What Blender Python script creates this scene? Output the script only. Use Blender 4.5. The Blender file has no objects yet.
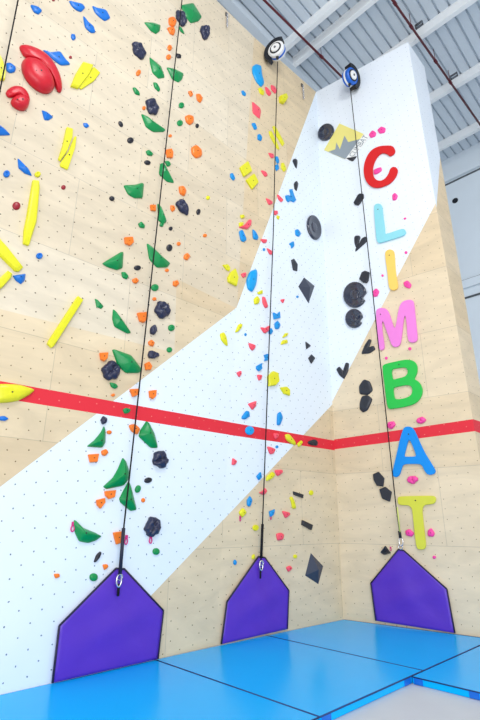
import bpy, bmesh, math, random
from mathutils import Vector, Matrix
random.seed(4)
COL = bpy.context.scene.collection
def V(*a): return Vector(a)
# ------------------------------------------------------------------ camera
F, PITCH, ROLL, A1, A3, H = 468.0, math.radians(19.2), math.radians(0.1), math.radians(45.9), math.radians(-52.6), 1.6
_c, _s = math.cos(PITCH), math.sin(PITCH)
FW, UP0, RT0 = V(0, _c, _s), V(0, -_s, _c), V(1, 0, 0)
RT = RT0 * math.cos(ROLL) + UP0 * math.sin(ROLL)
UPV = -RT0 * math.sin(ROLL) + UP0 * math.cos(ROLL)
CAM = V(0, 0, H)
Z = V(0, 0, 1)
def hit(x, y, P, n):
    d = FW * F + RT * (x - 240) - UPV * (y - 360)
    return CAM + d * ((P - CAM).dot(n) / d.dot(n))
cd = bpy.data.cameras.new('camera'); co = bpy.data.objects.new('camera', cd); COL.objects.link(co)
cd.sensor_fit = 'VERTICAL'; cd.sensor_height = 36.0; cd.lens = F / 720 * 36.0; cd.clip_end = 200
m = Matrix((RT, UPV, -FW)).transposed().to_4x4(); m.translation = CAM
co.matrix_world = m
bpy.context.scene.camera = co
# ------------------------------------------------------------------ materials
def lin(c): 
    return tuple(((v / 255) / 12.92 if v / 255 <= .04045 else ((v / 255 + .055) / 1.055) ** 2.4) for v in c) + (1.0,)
def nd(nt, typ, **kw):
    n = nt.nodes.new(typ)
    for k, v in kw.items():
        if k in n.inputs: n.inputs[k].default_value = v
        else: setattr(n, k, v)
    return n
def base(name, rgb, rough=.5, spec=.5, metal=0.0, var=.06, scale=9.0, bump=0.0, coat=0.0):
    mt = bpy.data.materials.new(name); mt.use_nodes = True; nt = mt.node_tree
    b = nt.nodes['Principled BSDF']
    b.inputs['Roughness'].default_value = rough; b.inputs['Metallic'].default_value = metal
    b.inputs['Specular IOR Level'].default_value = spec; b.inputs['Coat Weight'].default_value = coat
    tc = nd(nt, 'ShaderNodeTexCoord'); nz = nd(nt, 'ShaderNodeTexNoise', Scale=scale, Detail=4.0)
    nt.links.new(tc.outputs['Object'], nz.inputs['Vector'])
    mx = nd(nt, 'ShaderNodeMix', data_type='RGBA')
    c = lin(rgb)
    mx.inputs[6].default_value = tuple(max(0, v * (1 - var)) for v in c[:3]) + (1,)
    mx.inputs[7].default_value = tuple(min(1, v * (1 + var)) for v in c[:3]) + (1,)
    nt.links.new(nz.outputs['Fac'], mx.inputs[0]); nt.links.new(mx.outputs[2], b.inputs['Base Color'])
    if bump:
        bp = nd(nt, 'ShaderNodeBump', Strength=bump, Distance=.01)
        nt.links.new(nz.outputs['Fac'], bp.inputs['Height']); nt.links.new(bp.outputs['Normal'], b.inputs['Normal'])
    return mt
def wallmat(name, rgb, dot, wood=False, rough=.6, angle=39.5, r0=.060, rgb2=None):
    """painted or bare plywood with a diagonal grid of bolt holes, laid out in metres on the panel"""
    mt = bpy.data.materials.new(name); mt.use_nodes = True; nt = mt.node_tree; L = nt.links
    b = nt.nodes['Principled BSDF']; b.inputs['Roughness'].default_value = rough; b.inputs['Specular IOR Level'].default_value = .25
    uv = nd(nt, 'ShaderNodeUVMap'); uv.uv_map = 'panel'
    # slight wander so the holes are not a perfect lattice
    wn = nd(nt, 'ShaderNodeTexNoise', Scale=2.3, Detail=1.0); L.new(uv.outputs[0], wn.inputs['Vector'])
    sb = nd(nt, 'ShaderNodeVectorMath', operation='SUBTRACT'); L.new(wn.outputs['Color'], sb.inputs[0]); sb.inputs[1].default_value = (.5, .5, .5)
    sc = nd(nt, 'ShaderNodeVectorMath', operation='SCALE'); L.new(sb.outputs[0], sc.inputs[0]); sc.inputs['Scale'].default_value = .12
    ad = nd(nt, 'ShaderNodeVectorMath', operation='ADD'); L.new(uv.outputs[0], ad.inputs[0]); L.new(sc.outputs[0], ad.inputs[1])
    mp = nd(nt, 'ShaderNodeMapping'); mp.inputs['Rotation'].default_value = (0, 0, math.radians(angle)); mp.inputs['Scale'].default_value = (1 / .17, 1 / .17, 0)
    mp.vector_type = 'POINT'
    L.new(ad.outputs[0], mp.inputs['Vector'])
    fr = nd(nt, 'ShaderNodeVectorMath', operation='FRACTION'); L.new(mp.outputs[0], fr.inputs[0])
    ds = nd(nt, 'ShaderNodeVectorMath', operation='DISTANCE'); L.new(fr.outputs[0], ds.inputs[0]); ds.inputs[1].default_value = (.5, .5, 0)
    lt = nd(nt, 'ShaderNodeMath', operation='LESS_THAN'); L.new(ds.outputs['Value'], lt.inputs[0]); lt.inputs[1].default_value = r0
    if wood:
        br = nd(nt, 'ShaderNodeTexBrick', Scale=1.0)
        br.offset = .5; br.inputs['Mortar Size'].default_value = .004; br.inputs['Brick Width'].default_value = 1.9; br.inputs['Row Height'].default_value = 1.25
        br.inputs['Color1'].default_value = lin(rgb); br.inputs['Color2'].default_value = lin(rgb2 or rgb); br.inputs['Mortar'].default_value = lin(tuple(int(v * .86) for v in rgb))
        L.new(uv.outputs[0], br.inputs['Vector'])
        gm = nd(nt, 'ShaderNodeMapping'); gm.inputs['Scale'].default_value = (.7, 2.2, 1); gm.inputs['Rotation'].default_value = (0, 0, .25); L.new(uv.outputs[0], gm.inputs['Vector'])
        gn = nd(nt, 'ShaderNodeTexNoise', Scale=1.6, Detail=7.0, Roughness=.6, Distortion=.8); L.new(gm.outputs[0], gn.inputs['Vector'])
        g = nd(nt, 'ShaderNodeMapRange'); g.inputs['From Min'].default_value = .3; g.inputs['From Max'].default_value = .7
        g.inputs['To Min'].default_value = .88; g.inputs['To Max'].default_value = 1.07; L.new(gn.outputs['Fac'], g.inputs['Value'])
        mu = nd(nt, 'ShaderNodeVectorMath', operation='SCALE'); L.new(br.outputs['Color'], mu.inputs[0]); L.new(g.outputs[0], mu.inputs['Scale'])
        col = mu.outputs[0]
    else:
        gn = nd(nt, 'ShaderNodeTexNoise', Scale=1.2, Detail=5.0); L.new(uv.outputs[0], gn.inputs['Vector'])
        g = nd(nt, 'ShaderNodeMapRange'); g.inputs['To Min'].default_value = .95; g.inputs['To Max'].default_value = 1.04; L.new(gn.outputs['Fac'], g.inputs['Value'])
        rg = nd(nt, 'ShaderNodeRGB'); rg.outputs[0].default_value = lin(rgb)
        mu = nd(nt, 'ShaderNodeVectorMath', operation='SCALE'); L.new(rg.outputs[0], mu.inputs[0]); L.new(g.outputs[0], mu.inputs['Scale'])
        col = mu.outputs[0]
    mx = nd(nt, 'ShaderNodeMix', data_type='RGBA'); L.new(lt.outputs[0], mx.inputs[0]); L.new(col, mx.inputs[6]); mx.inputs[7].default_value = lin(dot)
    L.new(mx.outputs[2], b.inputs['Base Color'])
    return mt
M = {}
M['tan'] = wallmat('plywood', (224, 212, 190), (92, 76, 58), True, rgb2=(216, 201, 175), r0=.052)
M['tan2'] = wallmat('plywood_warm', (224, 206, 174), (112, 92, 64), True, rgb2=(214, 193, 159), r0=.046)
M['tan3'] = wallmat('plywood_column', (228, 210, 180), (130, 108, 80), True, rgb2=(220, 199, 165), angle=84, r0=.040)
M['white3'] = wallmat('white_column_paint', (230, 238, 247), (150, 162, 178), angle=84, r0=.042)
M['white'] = wallmat('white_panel_paint', (228, 238, 247), (112, 130, 146), r0=.050)
M['red'] = wallmat('red_stripe_paint', (224, 48, 62), (232, 120, 112), r0=.05)
HC = {'B': (6, 112, 208), 'M': (0, 142, 216), 'S': (0, 158, 228), 'D': (150, 20, 38), 'R': (205, 22, 42), 'Y': (226, 222, 34), 'G': (0, 140, 72), 'O': (246, 124, 34),
      'N': (42, 46, 74), 'C': (246, 84, 104), 'X': (30, 30, 40), 'K': (38, 42, 52), 'P': (244, 70, 160)}
for k, v in HC.items():
    M[k] = base('hold_' + {'B': 'blue', 'M': 'azure', 'S': 'sky_blue', 'D': 'dark_red', 'R': 'red', 'Y': 'yellow', 'G': 'green', 'O': 'orange', 'N': 'navy', 'C': 'coral', 'X': 'near_black', 'K': 'black', 'P': 'pink'}[k],
                v, rough=.33, spec=.45, var=.08, scale=25, bump=.12)
M['K'] = base('hold_black', HC['K'], rough=.38, spec=.45, var=.1, scale=25, bump=.2)
M['volume'] = base('slate_volume', (60, 66, 82), rough=.5, spec=.4)
M['dish'] = base('glossy_black', (36, 42, 62), rough=.1, spec=.8, var=.2, coat=.3)
M['steel'] = base('steel', (120, 122, 126), rough=.35, metal=.9)
M['bolt'] = base('bolt_dark', (46, 46, 50), rough=.5, metal=.4)
M['chrome'] = base('chrome', (215, 215, 220), rough=.2, metal=.9)
M['rope'] = base('black_webbing', (28, 28, 32), rough=.8, spec=.2)
M['sleeve'] = base('navy_sleeve', (30, 30, 52), rough=.6)
M['lime'] = base('lime_webbing', (205, 212, 120), rough=.8)
M['purple'] = base('purple_vinyl', (90, 48, 184), rough=.36, spec=.45, var=.08, scale=3.5, bump=.6)
M['edge'] = base('dark_binding', (38, 34, 60), rough=.7)
M['mat'] = base('blue_vinyl', (0, 178, 255), rough=.22, spec=.14, var=.04, scale=2.0, bump=.12)
M['matdark'] = base('blue_strap', (0, 104, 214), rough=.4)
M['seam_shade'] = base('seam_shade_blue', (0, 52, 118), rough=.6)  # dark blue standing in for the shade in the mat seams
M['floor'] = base('grey_floor', (196, 202, 210), rough=.5, var=.05, scale=3)
M['deck'] = base('deck_metal', (208, 218, 227), rough=.5, var=.03, scale=2)
M['beam'] = base('beam_paint', (240, 243, 245), rough=.5, var=.03, scale=4)
M['pipe'] = base('red_pipe', (92, 16, 30), rough=.4)
M['back'] = base('concrete_wall', (222, 232, 240), rough=.7, var=.06, scale=.8)
M['backdark'] = base('wall_shadow_gap', (80, 86, 92), rough=.7)
M['devwhite'] = base('device_white', (236, 236, 236), rough=.35)
M['devblue'] = base('device_blue', (14, 96, 200), rough=.35)
M['devblack'] = base('device_black', (18, 20, 28), rough=.45)
M['tag'] = base('magenta_tag', (214, 40, 130), rough=.4)
for k, v in {'L_C': (212, 30, 34), 'L_L': (142, 214, 226), 'L_I': (246, 206, 104), 'L_M': (236, 132, 214), 'L_B': (40, 190, 76), 'L_A': (0, 140, 228), 'L_T': (214, 214, 70)}.items():
    M[k] = base('letter_paint_' + k[2:].lower(), v, rough=.5, spec=.3, var=.03)
M['logoyellow'] = base('logo_yellow', (232, 222, 130), rough=.6, var=.02)
M['logogrey'] = base('logo_grey', (142, 154, 164), rough=.6, var=.02)
M['logowhite'] = base('logo_white', (238, 240, 240), rough=.6, var=.01)
M['logotext'] = base('logo_text', (140, 150, 160), rough=.6, var=.01)
# ------------------------------------------------------------------ object helpers
def link(name, me, mats=(), parent=None, mw=None):
    o = bpy.data.objects.new(name, me); COL.objects.link(o)
    for mt in mats: me.materials.append(mt)
    if parent is not None: o.parent = parent
    elif mw is not None: o.matrix_world = mw
    return o
def from_bm(name, bm, mat, parent=None, mw=None, smooth=False):
    bmesh.ops.recalc_face_normals(bm, faces=bm.faces)
    me = bpy.data.meshes.new(name); bm.to_mesh(me); bm.free()
    if smooth:
        for p in me.polygons: p.use_smooth = True
    return link(name, me, [mat], parent, mw)
def tag(o, label=None, cat=None, group=None, kind=None):
    if label: o['label'] = label
    if cat: o['category'] = cat
    if group: o['group'] = group
    if kind: o['kind'] = kind
    return o
def frame(o, ex, ey, ez):
    mt = Matrix((ex, ey, ez)).transposed().to_4x4(); mt.translation = o; return mt
def box(bm, lo, hi, bev=0):
    r = bmesh.ops.create_cube(bm, size=1.0)
    for v in r['verts']:
        v.co = V(*[(lo[i] + hi[i]) / 2 + v.co[i] * (hi[i] - lo[i]) for i in range(3)])
    if bev:
        bmesh.ops.bevel(bm, geom=list({e for v in r['verts'] for e in v.link_edges}), offset=bev, segments=2, affect='EDGES')
def tube(bm, pts, r, seg=8, r_end=None):
    rings = []
    for i, p in enumerate(pts):
        d = (pts[min(i + 1, len(pts) - 1)] - pts[max(i - 1, 0)]).normalized()
        a = d.cross(V(0.3, 0.2, 1) if abs(d.z) < .9 else V(1, 0.2, 0)).normalized(); b = d.cross(a)
        rr = r if r_end is None else r + (r_end - r) * i / (len(pts) - 1)
        rings.append([bm.verts.new(p + (a * math.cos(t) + b * math.sin(t)) * rr) for t in [2 * math.pi * k / seg for k in range(seg)]])
    for a, b in zip(rings, rings[1:]):
        for k in range(seg): bm.faces.new((a[k], a[(k + 1) % seg], b[(k + 1) % seg], b[k]))
    bm.faces.new(rings[0][::-1]); bm.faces.new(rings[-1])
def torus(bm, c, ex, ey, R, r, sx=1.0, sy=1.0, n=20, k=8):
    ez = ex.cross(ey); rings = []
    for i in range(n):
        t = 2 * math.pi * i / n; d = ex * math.cos(t) * sx + ey * math.sin(t) * sy
        rad = (ex * math.cos(t) + ey * math.sin(t))
        rings.append([bm.verts.new(c + d * R + (rad * math.cos(q) + ez * math.sin(q)) * r) for q in [2 * math.pi * j / k for j in range(k)]])
    for i in range(n):
        a, b = rings[i], rings[(i + 1) % n]
        for j in range(k): bm.faces.new((a[j], a[(j + 1) % k], b[(j + 1) % k], b[j]))
def prism(bm, pts, z0, z1, bev=0):
    """closed outline of 2-D points raised from z0 to z1 in the local frame"""
    n = len(pts)
    a = [bm.verts.new((p[0], p[1], z0)) for p in pts]; b = [bm.verts.new((p[0], p[1], z1)) for p in pts]
    for i in range(n): bm.faces.new((a[i], a[(i + 1) % n], b[(i + 1) % n], b[i]))
    bm.faces.new(a[::-1]); top = bm.faces.new(b)
    if bev: bmesh.ops.bevel(bm, geom=list(top.edges), offset=bev, segments=2, affect='EDGES')
# ------------------------------------------------------------------ the walls' planes
d1 = V(math.sin(A1), math.cos(A1), 0); n1 = V(d1.y, -d1.x, 0)
d3 = V(math.sin(A3), math.cos(A3), 0)                    # runs from the column's outer edge to the inside corner
O1 = hit(221, 644.5, V(0, 0, 0), Z)
A_ = hit(254, 37, O1, n1); B_ = hit(237, 306, O1, n1)
ax = (A_ - B_).normalized()
n2 = Matrix.Rotation(math.radians(-3.0), 3, ax) @ n1
if n2.y > n1.y: n2 = Matrix.Rotation(math.radians(3.0), 3, ax) @ n1
K0 = B_ + ax * (-B_.z / ax.z)                            # crease meets the ground
CB = hit(343.5, 617.5, B_, n2); CT = hit(316, 92, B_, n2)
cdir = (CT - CB).normalized(); CB = CB - cdir * (CB.z / cdir.z)
n3 = cdir.cross(d3).normalized()
if n3.dot(CAM - CB) < 0: n3 = -n3
E0 = hit(408, 42, CB, n3); E1 = hit(473, 420, CB, n3); edir = (E0 - E1).normalized(); EB = E1 - edir * (E1.z / edir.z)
n4 = edir.cross(d1).normalized()
if n4.x < 0: n4 = -n4
class Plane:
    def __init__(s, o, n):
        s.o, s.n = o, n; s.ex = Z.cross(n).normalized(); s.ey = n.cross(s.ex).normalized()
    def px(s, x, y, off=0.0):
        p = hit(x, y, s.o + s.n * off, s.n) - s.o; return (p.dot(s.ex), p.dot(s.ey))
    def uv(s, p): q = p - s.o; return (q.dot(s.ex), q.dot(s.ey))
    def at(s, u, v, w=0.0): return s.o + s.ex * u + s.ey * v + s.n * w
W1, W2, W3, W4 = Plane(O1, n1), Plane(K0, n2), Plane(CB, n3), Plane(EB, n4)
def interp(pts, y):
    pts = sorted(pts, key=lambda p: p[1])
    for a, b in zip(pts, pts[1:]):
        if y <= b[1] or b is pts[-1]: return a[0] + (b[0] - a[0]) * (y - a[1]) / (b[1] - a[1])
def wall_of(x, y):
    if x > interp([(316, 92), (343.5, 617.5)], y): return W3
    if x > interp([(254, 37), (237, 306), (215, 640)], y): return W2
    return W1
def clip(poly, a, b, side):
    """part of a 2-D polygon on one side of the line a-b"""
    def f(p): return ((b[0] - a[0]) * (p[1] - a[1]) - (b[1] - a[1]) * (p[0] - a[0])) * side
    out = []
    for i in range(len(poly)):
        p, q = poly[i], poly[(i + 1) % len(poly)]; fp, fq = f(p), f(q)
        if fp >= 0: out.append(p)
        if (fp > 0 and fq < 0) or (fp < 0 and fq > 0):
            t = fp / (fp - fq); out.append((p[0] + (q[0] - p[0]) * t, p[1] + (q[1] - p[1]) * t))
    return out if len(out) > 2 else []
def build_wall(name, W, regions, mats, thick=.12):
    """regions: [(2-D polygon, material index)]; a panel wall of real thickness behind its face"""
    bm = bmesh.new(); uvl = bm.loops.layers.uv.new('panel')
    cache = {}
    def vert(p):
        k = (round(p[0], 4), round(p[1], 4))
        if k not in cache: cache[k] = bm.verts.new(W.at(*p))
        return cache[k]
    for poly, mi in regions:
        vs = []
        for p in poly:
            v = vert(p)
            if v not in vs: vs.append(v)
        if len(vs) < 3: continue
        f = bm.faces.new(vs); f.normal_update()
        if f.normal.dot(W.n) < 0: f.normal_flip()
        f.material_index = mi
        for l in f.loops: l[uvl].uv = W.uv(l.vert.co)
    me = bpy.data.meshes.new(name); bm.to_mesh(me); bm.free()
    o = link(name, me, mats)
    so = o.modifiers.new('thickness', 'SOLIDIFY'); so.thickness = thick; so.offset = -1
    return tag(o, kind='structure')
def paint(poly, W, cuts, mats):
    """cuts: list of (px line, material) applied in turn to what is left"""
    pass
def split(polys, a, b, above, below):
    """cut every polygon of one colour by the line a-b (2-D points, a left of b)"""
    out = []
    for poly, mi in polys:
        up = clip(poly, a, b, 1); dn = clip(poly, a, b, -1)
        if up: out.append((up, above(mi)))
        if dn: out.append((dn, below(mi)))
    return out
keep = lambda mi: mi
# ------------------------------------------------------------------ walls with their painted bands
TOP1 = W1.uv(A_)[1]
kc0, kc1 = W1.uv(K0), W1.uv(A_)
P = [((-7.0, 0.0), kc0, kc1, (-7.0, TOP1))]
regs = [(list(P[0]), 0)]
px = W1.px
regs = split(regs, px(0, 487), px(238, 306.5), keep, lambda mi: 1)                     # below the upper band edge: white
regs = split(regs, px(152, 594.5), px(292, 447.5), keep, lambda mi: 3 if mi == 1 else mi)  # below the lower edge: plywood
regs = split(regs, px(0, 381), px(240, 424), keep, lambda mi: mi + 10)
regs = split(regs, px(0, 398), px(240, 436.5), lambda mi: 2 if mi >= 10 else mi, lambda mi: mi % 10)
MATS = [M['tan'], M['white'], M['red'], M['tan2']]
# warmer plywood sheets below two horizontal panel joints
out = []
for poly, mi in regs:
    if mi != 0: out.append((poly, mi)); continue
    for p2, m2 in split([(poly, 0)], px(0, 309), px(120, 339), keep, lambda m_: 3):
        if m2 == 3: out.append((p2, 3)); continue
        for p3, m3 in split([(p2, 0)], px(174.5, 350), px(177, 270), keep, lambda m_: 9):
            if m3 == 0: out.append((p3, 0)); continue
            for p4, m4 in split([(p3, 0)], px(173, 277), px(236, 308), keep, lambda m_: 3): out.append((p4, m4))
regs = out
build_wall('wall_left', W1, regs, MATS)
px = W2.px
regs = [([W2.uv(K0), W2.uv(CB), W2.uv(CT), W2.uv(A_)], 0)]
regs = split(regs, px(237, 306.5), px(316, 92), lambda mi: 3, lambda mi: 1)
regs = split(regs, px(226, 517), px(328.5, 408.5), keep, lambda mi: 3 if mi == 1 else mi)
regs = split(regs, px(240, 424), px(331, 440), keep, lambda mi: mi + 10)
regs = split(regs, px(240, 436.5), px(331, 449.8), lambda mi: 2 if mi >= 10 else mi, lambda mi: mi % 10)
build_wall('wall_center', W2, regs, MATS)
px = W3.px
regs = [([W3.uv(CB), W3.uv(EB), W3.uv(E0), W3.uv(CT)], 1)]
regs = split(regs, px(328.5, 408.5), px(437.8, 199), keep, lambda mi: 3)
regs = split(regs, px(331, 440), px(474, 419), keep, lambda mi: mi + 10)
regs = split(regs, px(331, 449.8), px(476, 431), lambda mi: 2 if mi >= 10 else mi, lambda mi: mi % 10)
M3S = [M['tan3'], M['white3'], M['red'], M['tan3']]
build_wall('wall_right', W3, regs, M3S)
px = W4.px
s0, s1 = W4.at(*px(424.5, 67)), W4.at(*px(472, 340)); sd = (s0 - s1).normalized(); sb = s1 - sd * (s1.z / sd.z)
regs = [([W4.uv(EB), W4.uv(sb), W4.uv(s0), W4.uv(E0)], 1)]
regs = split(regs, px(437.2, 198), px(439.6, 165), keep, lambda mi: 3)
regs = split(regs, W4.uv(hit(474, 419, W3.o, W3.n)), px(482, 422), keep, lambda mi: mi + 10)
regs = split(regs, W4.uv(hit(476, 431, W3.o, W3.n)), px(484, 434.5), lambda mi: 2 if mi >= 10 else mi, lambda mi: mi % 10)
build_wall('wall_column_side', W4, regs, M3S)
# back of the column and the roof side of the tower, so that it is a solid body
bm = bmesh.new()
bk = s0 - E0; bk2 = sb - EB; f_ = .9
for q in ([E0 + bk * .1, E0 + bk * f_, CT + bk * f_, CT + bk * .1], [EB + bk2 * f_, E0 + bk * f_, CT + bk * f_, CB + bk2 * f_]):
    q = [p + d3 * .14 if k in (0, 1) else p for k, p in enumerate(q)]
    bm.faces.new([bm.verts.new(p) for p in q])
o = from_bm('wall_column_back', bm, M['white']); tag(o, kind='structure')
so = o.modifiers.new('thickness', 'SOLIDIFY'); so.thickness = .05; so.offset = -1
# ------------------------------------------------------------------ floor, roof deck, beams, far wall
bm = bmesh.new(); box(bm, (-16, -14, -.30), (22, 26, -.075)); tag(from_bm('floor', bm, M['floor']), kind='structure')
DZ = 14.2
azb, azr = math.radians(-45.5), math.radians(44.5)
eb = V(math.sin(azb), math.cos(azb), 0); er = V(math.sin(azr), math.cos(azr), 0)
FR = frame(V(0, 0, 0), eb, er, -Z)                       # local x along the beams, y along the ribs, z DOWN
if eb.cross(er).dot(-Z) < 0: FR = frame(V(0, 0, 0), eb, er, Z); ZS = 1
else: ZS = -1
def rb(name, x0, x1, y0, y1, z0, z1, mat, bev=0):
    bm = bmesh.new(); a, b = sorted((z0 * ZS, z1 * ZS)); box(bm, (x0, y0, a), (x1, y1, b), bev)
    return from_bm(name, bm, mat, mw=FR)
# corrugated deck: one sheet with trapezoid ribs every 0.27 m
bm = bmesh.new(); prof = []
x = -9.0
while x < 13.0:
    prof += [(x, 0), (x + .20, 0), (x + .205, .07), (x + .26, .07), (x + .27, 0)]; x += .27
rows = []
for y in (-9.0, 15.6):
    rows.append([bm.verts.new((p[0], y, (DZ + p[1]) * ZS)) for p in prof])
for i in range(len(prof) - 1): bm.faces.new((rows[0][i], rows[0][i + 1], rows[1][i + 1], rows[1][i]))
o = from_bm('ceiling', bm, M['deck'], mw=FR); tag(o, kind='structure')
so = o.modifiers.new('thickness', 'SOLIDIFY'); so.thickness = .02; so.offset = 0
n = 1
for r in (5.2, 7.48, 8.03, 9.76, 11.95, 14.1, 2.6, 0.0):
    bm = bmesh.new()
    for (y0, y1, z0, z1) in ((r, r + .13, DZ - .30, DZ - .26), (r + .045, r + .085, DZ - .27, DZ), (r, r + .13, DZ - .03, DZ)):
        a, b = sorted((z0 * ZS, z1 * ZS)); box(bm, (-9, y0, a), (13, y1, b))
    a, b = sorted(((DZ - .28) * ZS, DZ * ZS)); box(bm, (-9, r + .02, a), (13, r + .10, b))
    tag(from_bm('trim_%d' % n, bm, M['beam'], mw=FR), kind='structure'); n += 1
# girder behind the left wall's top
g = hit(262, 30, V(0, 0, DZ), Z); gx = g.dot(eb)
tag(rb('trim_%d' % n, gx - .1, gx + .12, 0, 15.0, DZ - .34, DZ - .05, M['deck']), kind='structure'); n += 1
# far wall
RW = 15.12
tag(rb('wall_back', -6, 13, RW, RW + .3, -.07, DZ + .05, M['back']), kind='structure')
def wall_z(x, y):
    return hit(x, y, er * RW, er).z
for (xa, ya, h, dpt, mt) in ((460, 175.5, .10, .12, 'back'), (460, 178.5, .05, .03, 'backdark'), (470, 279.5, .06, .06, 'backdark'), (470, 283.5, .28, .10, 'back'), (470, 297, .05, .05, 'backdark')):
    z = wall_z(xa, ya)
    tag(rb('trim_%d' % n, -6, 13, RW - dpt, RW + .01, z - h / 2, z + h / 2, M[mt]), kind='structure'); n += 1
# sprinkler pipes
def pipe(pa, pb_, label, joints=()):
    z = 13.72; a, b = hit(*pa, V(0, 0, z), Z), hit(*pb_, V(0, 0, z), Z); d = (b - a).normalized()
    root = bpy.data.objects.new('sprinkler_pipe', None); COL.objects.link(root); root.location = a
    tag(root, label, 'pipe', 'sprinkler pipes under the roof')
    far = (RW - .02 - a.dot(er)) / d.dot(er)
    bm = bmesh.new(); tube(bm, [d * -9, d * far], .03, 10); from_bm('pipe_run', bm, M['pipe'], root, smooth=True)
    for j in joints:
        c = d * (hit(*j, V(0, 0, z), Z) - a).dot(d)
        bm = bmesh.new(); tube(bm, [c - d * .05, c + d * .05], .043, 10); from_bm('coupling', bm, M['pipe'], root)
        bm = bmesh.new(); tube(bm, [c + Z * .03, c + Z * (DZ - z)], .008, 6); from_bm('hanger_rod', bm, M['pipe'], root)
    return root
pipe((392.5, 0), (462.8, 100), 'long dark red sprinkler pipe crossing the roof beams right of the tall column', [(395, 3.5), (411, 27), (436, 61), (451, 82)])
pipe((264, 0), (342, 77), 'dark red sprinkler pipe running down between the two auto belay devices', [(321, 57)])
# beam clamps beside the right pipe
for (x, y, lab) in ((419, 24.5, 'grey metal beam clamp above the column, nearest the roof pipe'), (454, 75.5, 'grey metal beam clamp on the next beam behind, beside the roof pipe')):
    q = hit(x, y, V(0, 0, 13.9), Z)
    bm = bmesh.new()
    for (lo, hi) in (((-.10, -.03, -.05), (.10, .03, -.03)), ((-.10, -.03, -.05), (-.08, .03, .08)), ((.08, -.03, -.05), (.10, .03, .08)), ((-.10, -.03, .06), (.10, .03, .08))): box(bm, lo, hi)
    o = from_bm('beam_clamp', bm, M['steel'], mw=frame(q, eb, er, eb.cross(er))); tag(o, lab, 'clamp', 'beam clamps')
q = hit(455, 200.5, er * (RW - .02), er)
bm = bmesh.new(); tube(bm, [V(0, 0, 0), er * .02], .1, 12); tag(from_bm('wall_plug', bm, M['devblack'], mw=Matrix.Translation(q)), 'small round black plug in the pale concrete wall right of the column', 'plug')
# ------------------------------------------------------------------ mats
bm = None
mf = lambda s, t, z=0: O1 + d1 * s + n1 * t + Z * z
def mat_block(quad, label, seams=(), straps=()):
    cs = sum(p[0] for p in quad) / 4; ct = sum(p[1] for p in quad) / 4
    root = bpy.data.objects.new('crash_mat', None); COL.objects.link(root); root.matrix_world = frame(mf(cs, ct, -.073), d1, -n1, Z)
    tag(root, label, 'mat', 'blue crash mats on the floor')
    bm = bmesh.new(); prism(bm, [(p[0] - cs, -(p[1] - ct)) for p in quad], 0, .073)
    bmesh.ops.bevel(bm, geom=[e for e in bm.edges], offset=.007, segments=3, affect='EDGES')
    from_bm('pad', bm, M['mat'], root, smooth=False)
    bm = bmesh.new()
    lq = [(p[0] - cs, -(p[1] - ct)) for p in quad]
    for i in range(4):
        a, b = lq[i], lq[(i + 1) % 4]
        if i: tube(bm, [V(a[0], a[1], .068), V(b[0], b[1], .068)], .0075, 6)  # thin dark strip added along the edge to paint in seam shade
    from_bm('seam_shade_strip', bm, M['seam_shade'], root, smooth=True)
    for (s0_, t0_, s1_, t1_, top) in straps:
        bm = bmesh.new(); box(bm, (s0_ - cs, -(t1_ - ct), .004), (s1_ - cs, -(t0_ - ct), top)); from_bm('edge_strap', bm, M['matdark'], root)
    return root
G = .009
w3s = lambda t: (CB + d3 * -1.0 * 0 - O1).dot(d1) + (t - (CB - O1).dot(n1)) * ((-d3).dot(d1) / (-d3).dot(n1)) - .02
cs0 = (K0 - O1).dot(d1)
cbs, cbt = (CB - O1).dot(d1), (CB - O1).dot(n1)
T = 2.52
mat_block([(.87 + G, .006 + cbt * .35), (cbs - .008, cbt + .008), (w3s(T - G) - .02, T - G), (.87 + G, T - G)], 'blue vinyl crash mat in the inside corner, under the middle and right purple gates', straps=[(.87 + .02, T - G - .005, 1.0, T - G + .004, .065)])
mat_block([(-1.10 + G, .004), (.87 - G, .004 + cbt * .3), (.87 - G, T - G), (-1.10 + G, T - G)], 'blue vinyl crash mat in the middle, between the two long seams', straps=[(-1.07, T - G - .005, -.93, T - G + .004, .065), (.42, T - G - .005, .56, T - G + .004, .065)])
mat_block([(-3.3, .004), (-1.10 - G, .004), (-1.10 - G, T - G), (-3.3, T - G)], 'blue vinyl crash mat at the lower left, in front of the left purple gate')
mat_block([(.57, T + G), (w3s(T) - .05, T + G), (w3s(4.6) - .05, 4.6), (.57, 4.6)], 'blue vinyl crash mat at the lower right edge, beside the bare grey floor', straps=[(.565, T + G + .02, .575, T + G + .12, .065), (.565, T + .62, .575, T + .72, .065)])
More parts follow.
